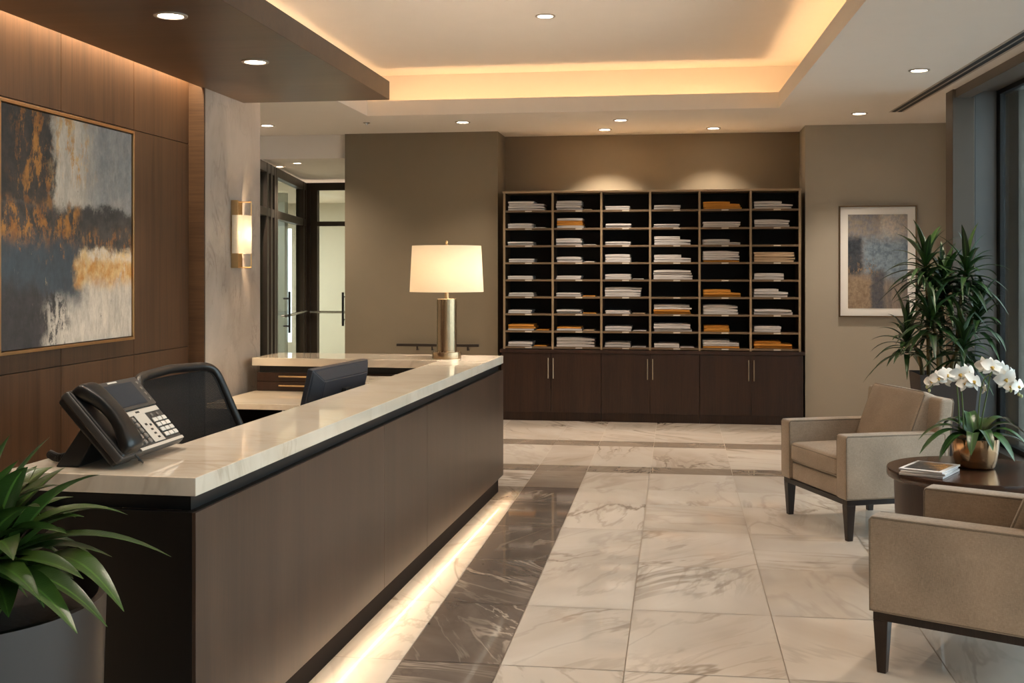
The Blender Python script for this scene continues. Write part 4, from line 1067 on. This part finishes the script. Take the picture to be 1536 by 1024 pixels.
# ---- tall dracaena in the corner
DP = (2.015, 9.05); t = thing('potted_dracaena', 'tall bushy green cane plant in a dark square planter by the window', 'plant', (*DP, 0))
bm = bm_new(); tb = bmesh.new(); bmesh.ops.create_cube(tb, size=1)
for v in tb.verts:
    k = .21 if v.co.z > 0 else .15
    v.co = Vector((k * (1 if v.co.x > 0 else -1), k * (1 if v.co.y > 0 else -1), .765 if v.co.z > 0 else 0))
tb.faces.ensure_lookup_table(); top = max(tb.faces, key=lambda f: f.calc_center_median().z)
bmesh.ops.inset_individual(tb, faces=[top], thickness=.02); bmesh.ops.translate(tb, verts=top.verts, vec=(0, 0, -.05)); merge(bm, tb); obj('planter', bm, M['planter'], t, False)
obj('soil', B(((-.18, -.18, .66), (.18, .18, .725))), M['soil'], t, False)
rnd = random.Random(9)
canes = [((-.10, 0.02), (-.13, -.02), 1.62), ((.09, -.03), (.16, -.05), 1.58), ((0, .08), (.02, .06), 1.45), ((-.05, -.10), (-.12, -.16), 1.22), ((.12, .08), (.26, .02), 1.22), ((.03, -.1), (.10, -.2), 1.02), ((-.13, .1), (-.26, .03), 1.05)]
for (bx, by), (tx, ty), h in canes:
    pts = bez((bx, by, .70), (bx, by, .70 + (h - .70) * .6), (tx, ty, h), n=10)
    bm = bm_new(); tube(bm, pts, [.017 - .005 * i / 10 for i in range(11)], 10); c = obj('cane', bm, M['cane'], t)
    bm = bm_new()
    def leaf(p, az, el, L, wd):
        d = Vector((cos(az) * cos(el), sin(az) * cos(el), sin(el))); q = p + d * L * .5 + Vector((0, 0, .04)); e = p + Vector((cos(az), sin(az), 0)) * L * (cos(el) * .75 + .2) + Vector((0, 0, L * (sin(el) - .38 * cos(el))))
        e.x = min(e.x, .42) 
        blade(bm, bez(p, q, e, n=8), wd, None, .35, lambda s: min(1, .5 + s * 2.2) * (1 - s ** 2.6), rnd.random())
    nl = 44 if h > 1.3 else 34
    for k in range(nl):
        s = k / (nl - 1); el = radians(-12 + 92 * s ** 1.6) + rnd.uniform(-.12, .12); az = k * 2.4 + rnd.uniform(-.3, .3)
        leaf(Vector(pts[-1]) + Vector((0, 0, -.16 + .17 * s)), az, el, rnd.uniform(.24, .40), rnd.uniform(.018, .032))
    if h > 1.3:
        for k in range(40):
            z = rnd.uniform(.25, .9); p = Vector(pts[int(z * 10)]); leaf(p, rnd.uniform(0, 2 * pi), rnd.uniform(-.1, .7), rnd.uniform(.18, .32), rnd.uniform(.012, .020))
    leafobj('leaves', bm, M['leaf_drac'], c)

# ---- peace lily by the desk end
PC = Vector((-1.63, 2.37, 0)); t = thing('potted_peace_lily', 'leafy peace lily in a round brushed steel planter at the desk end', 'plant', PC)
bm = bm_new(); lathe(bm, [(0, 0), (.30, 0), (.305, .006), (.33, .79), (.33, .8), (.32, .803), (.312, .8), (.305, .70), (0, .70)], 72); obj('planter', bm, M['steelpot'], t)
bm = bm_new(); lathe(bm, [(0, .765), (.15, .76), (.306, .745), (.305, .701), (0, .701)], 40); obj('soil', bm, M['soil'], t)
bm = bm_new(); sb = bm_new(); rnd = random.Random(21)
def lily(tip, w_, mid=None, base=None, bend=.2, tone=None):
    tip = Vector(tip); base = Vector(base) if base else Vector((rnd.uniform(-.06, .08), rnd.uniform(-.08, .08), .75))
    d = tip - base; flat = Vector((d.x, d.y, 0))
    if mid is None: mid = base + d * .45 + Vector((0, 0, bend))
    c = bez(base, mid, tip, n=18); k0 = 6
    tube(sb, c[:k0 + 1], [.0055 - .0004 * i for i in range(k0 + 1)], 6)
    blade(bm, c[k0:], w_, None, .28, lambda s: (sin(pi * (.04 + .96 * s) ** .72)) ** .85 if s < 1 else 0, rnd.random() if tone is None else tone)
def lp(u, v, Y): return at(u, v, Y) - PC
for u, v, Y, w_, bend in ((75, 655, 2.5, .042, .10), (28, 690, 2.3, .036, .12), (150, 712, 2.35, .045, .16), (257, 835, 2.42, .030, .24), (192, 772, 2.5, .036, .22), (168, 835, 2.45, .034, .18), (186, 917, 2.25, .038, .26), (161, 940, 2.2, .036, .24), (116, 950, 2.1, .040, .24),
                      (125, 868, 2.15, .042, .18), (15, 652, 2.45, .034, .1), (60, 760, 2.2, .045, .16), (100, 800, 2.3, .046, .18), (-40, 700, 2.3, .04, .12), (-80, 760, 2.3, .044, .16), (20, 840, 2.05, .044, .2), (60, 900, 2.05, .04, .2), (-60, 880, 2.05, .044, .2), (110, 745, 2.55, .04, .14), (40, 720, 2.6, .04, .12), (-20, 800, 2.15, .045, .18)):
    lily(lp(u, v, Y), w_, bend=bend)
for k in range(80):
    a = rnd.uniform(0, 2 * pi) if k % 2 else rnd.uniform(-2.2, .6); r = rnd.uniform(.12, .37); lily((r * cos(a), r * sin(a) * .9, rnd.uniform(.80, 1.12 if k % 2 else .95)), rnd.uniform(.032, .046), bend=rnd.uniform(.1, .2))
leafobj('leaves', bm, M['leaf_lily'], t); obj('stems', sb, M['stem'], t)

# ================================================================== DAYLIGHT
wd = bpy.data.worlds.new('world'); sc.world = wd; wd.use_nodes = True
nt = wd.node_tree; bg = nt.nodes['Background']
g = nt.nodes.new('ShaderNodeTexCoord'); s_ = nt.nodes.new('ShaderNodeSeparateXYZ'); r_ = nt.nodes.new('ShaderNodeValToRGB')
nt.links.new(g.outputs['Generated'], s_.inputs[0]); nt.links.new(s_.outputs[2], r_.inputs[0])
r_.color_ramp.elements[0].color = (.33, .36, .38, 1); r_.color_ramp.elements[1].color = (.48, .54, .60, 1)
nt.links.new(r_.outputs[0], bg.inputs[0]); bg.inputs[1].default_value = 4.5

sc.view_settings.view_transform = 'Standard'; sc.view_settings.look = 'None'; sc.view_settings.gamma = 1; sc.view_settings.use_curve_mapping = False
sc.view_settings.exposure = 1.66
sc.cycles.use_denoising = True
sc.cycles.max_bounces = 8; sc.cycles.diffuse_bounces = 5; sc.cycles.glossy_bounces = 4; sc.cycles.transmission_bounces = 6; sc.cycles.transparent_max_bounces = 12
sc.cycles.sample_clamp_indirect = 6.0; sc.cycles.caustics_reflective = False; sc.cycles.caustics_refractive = False
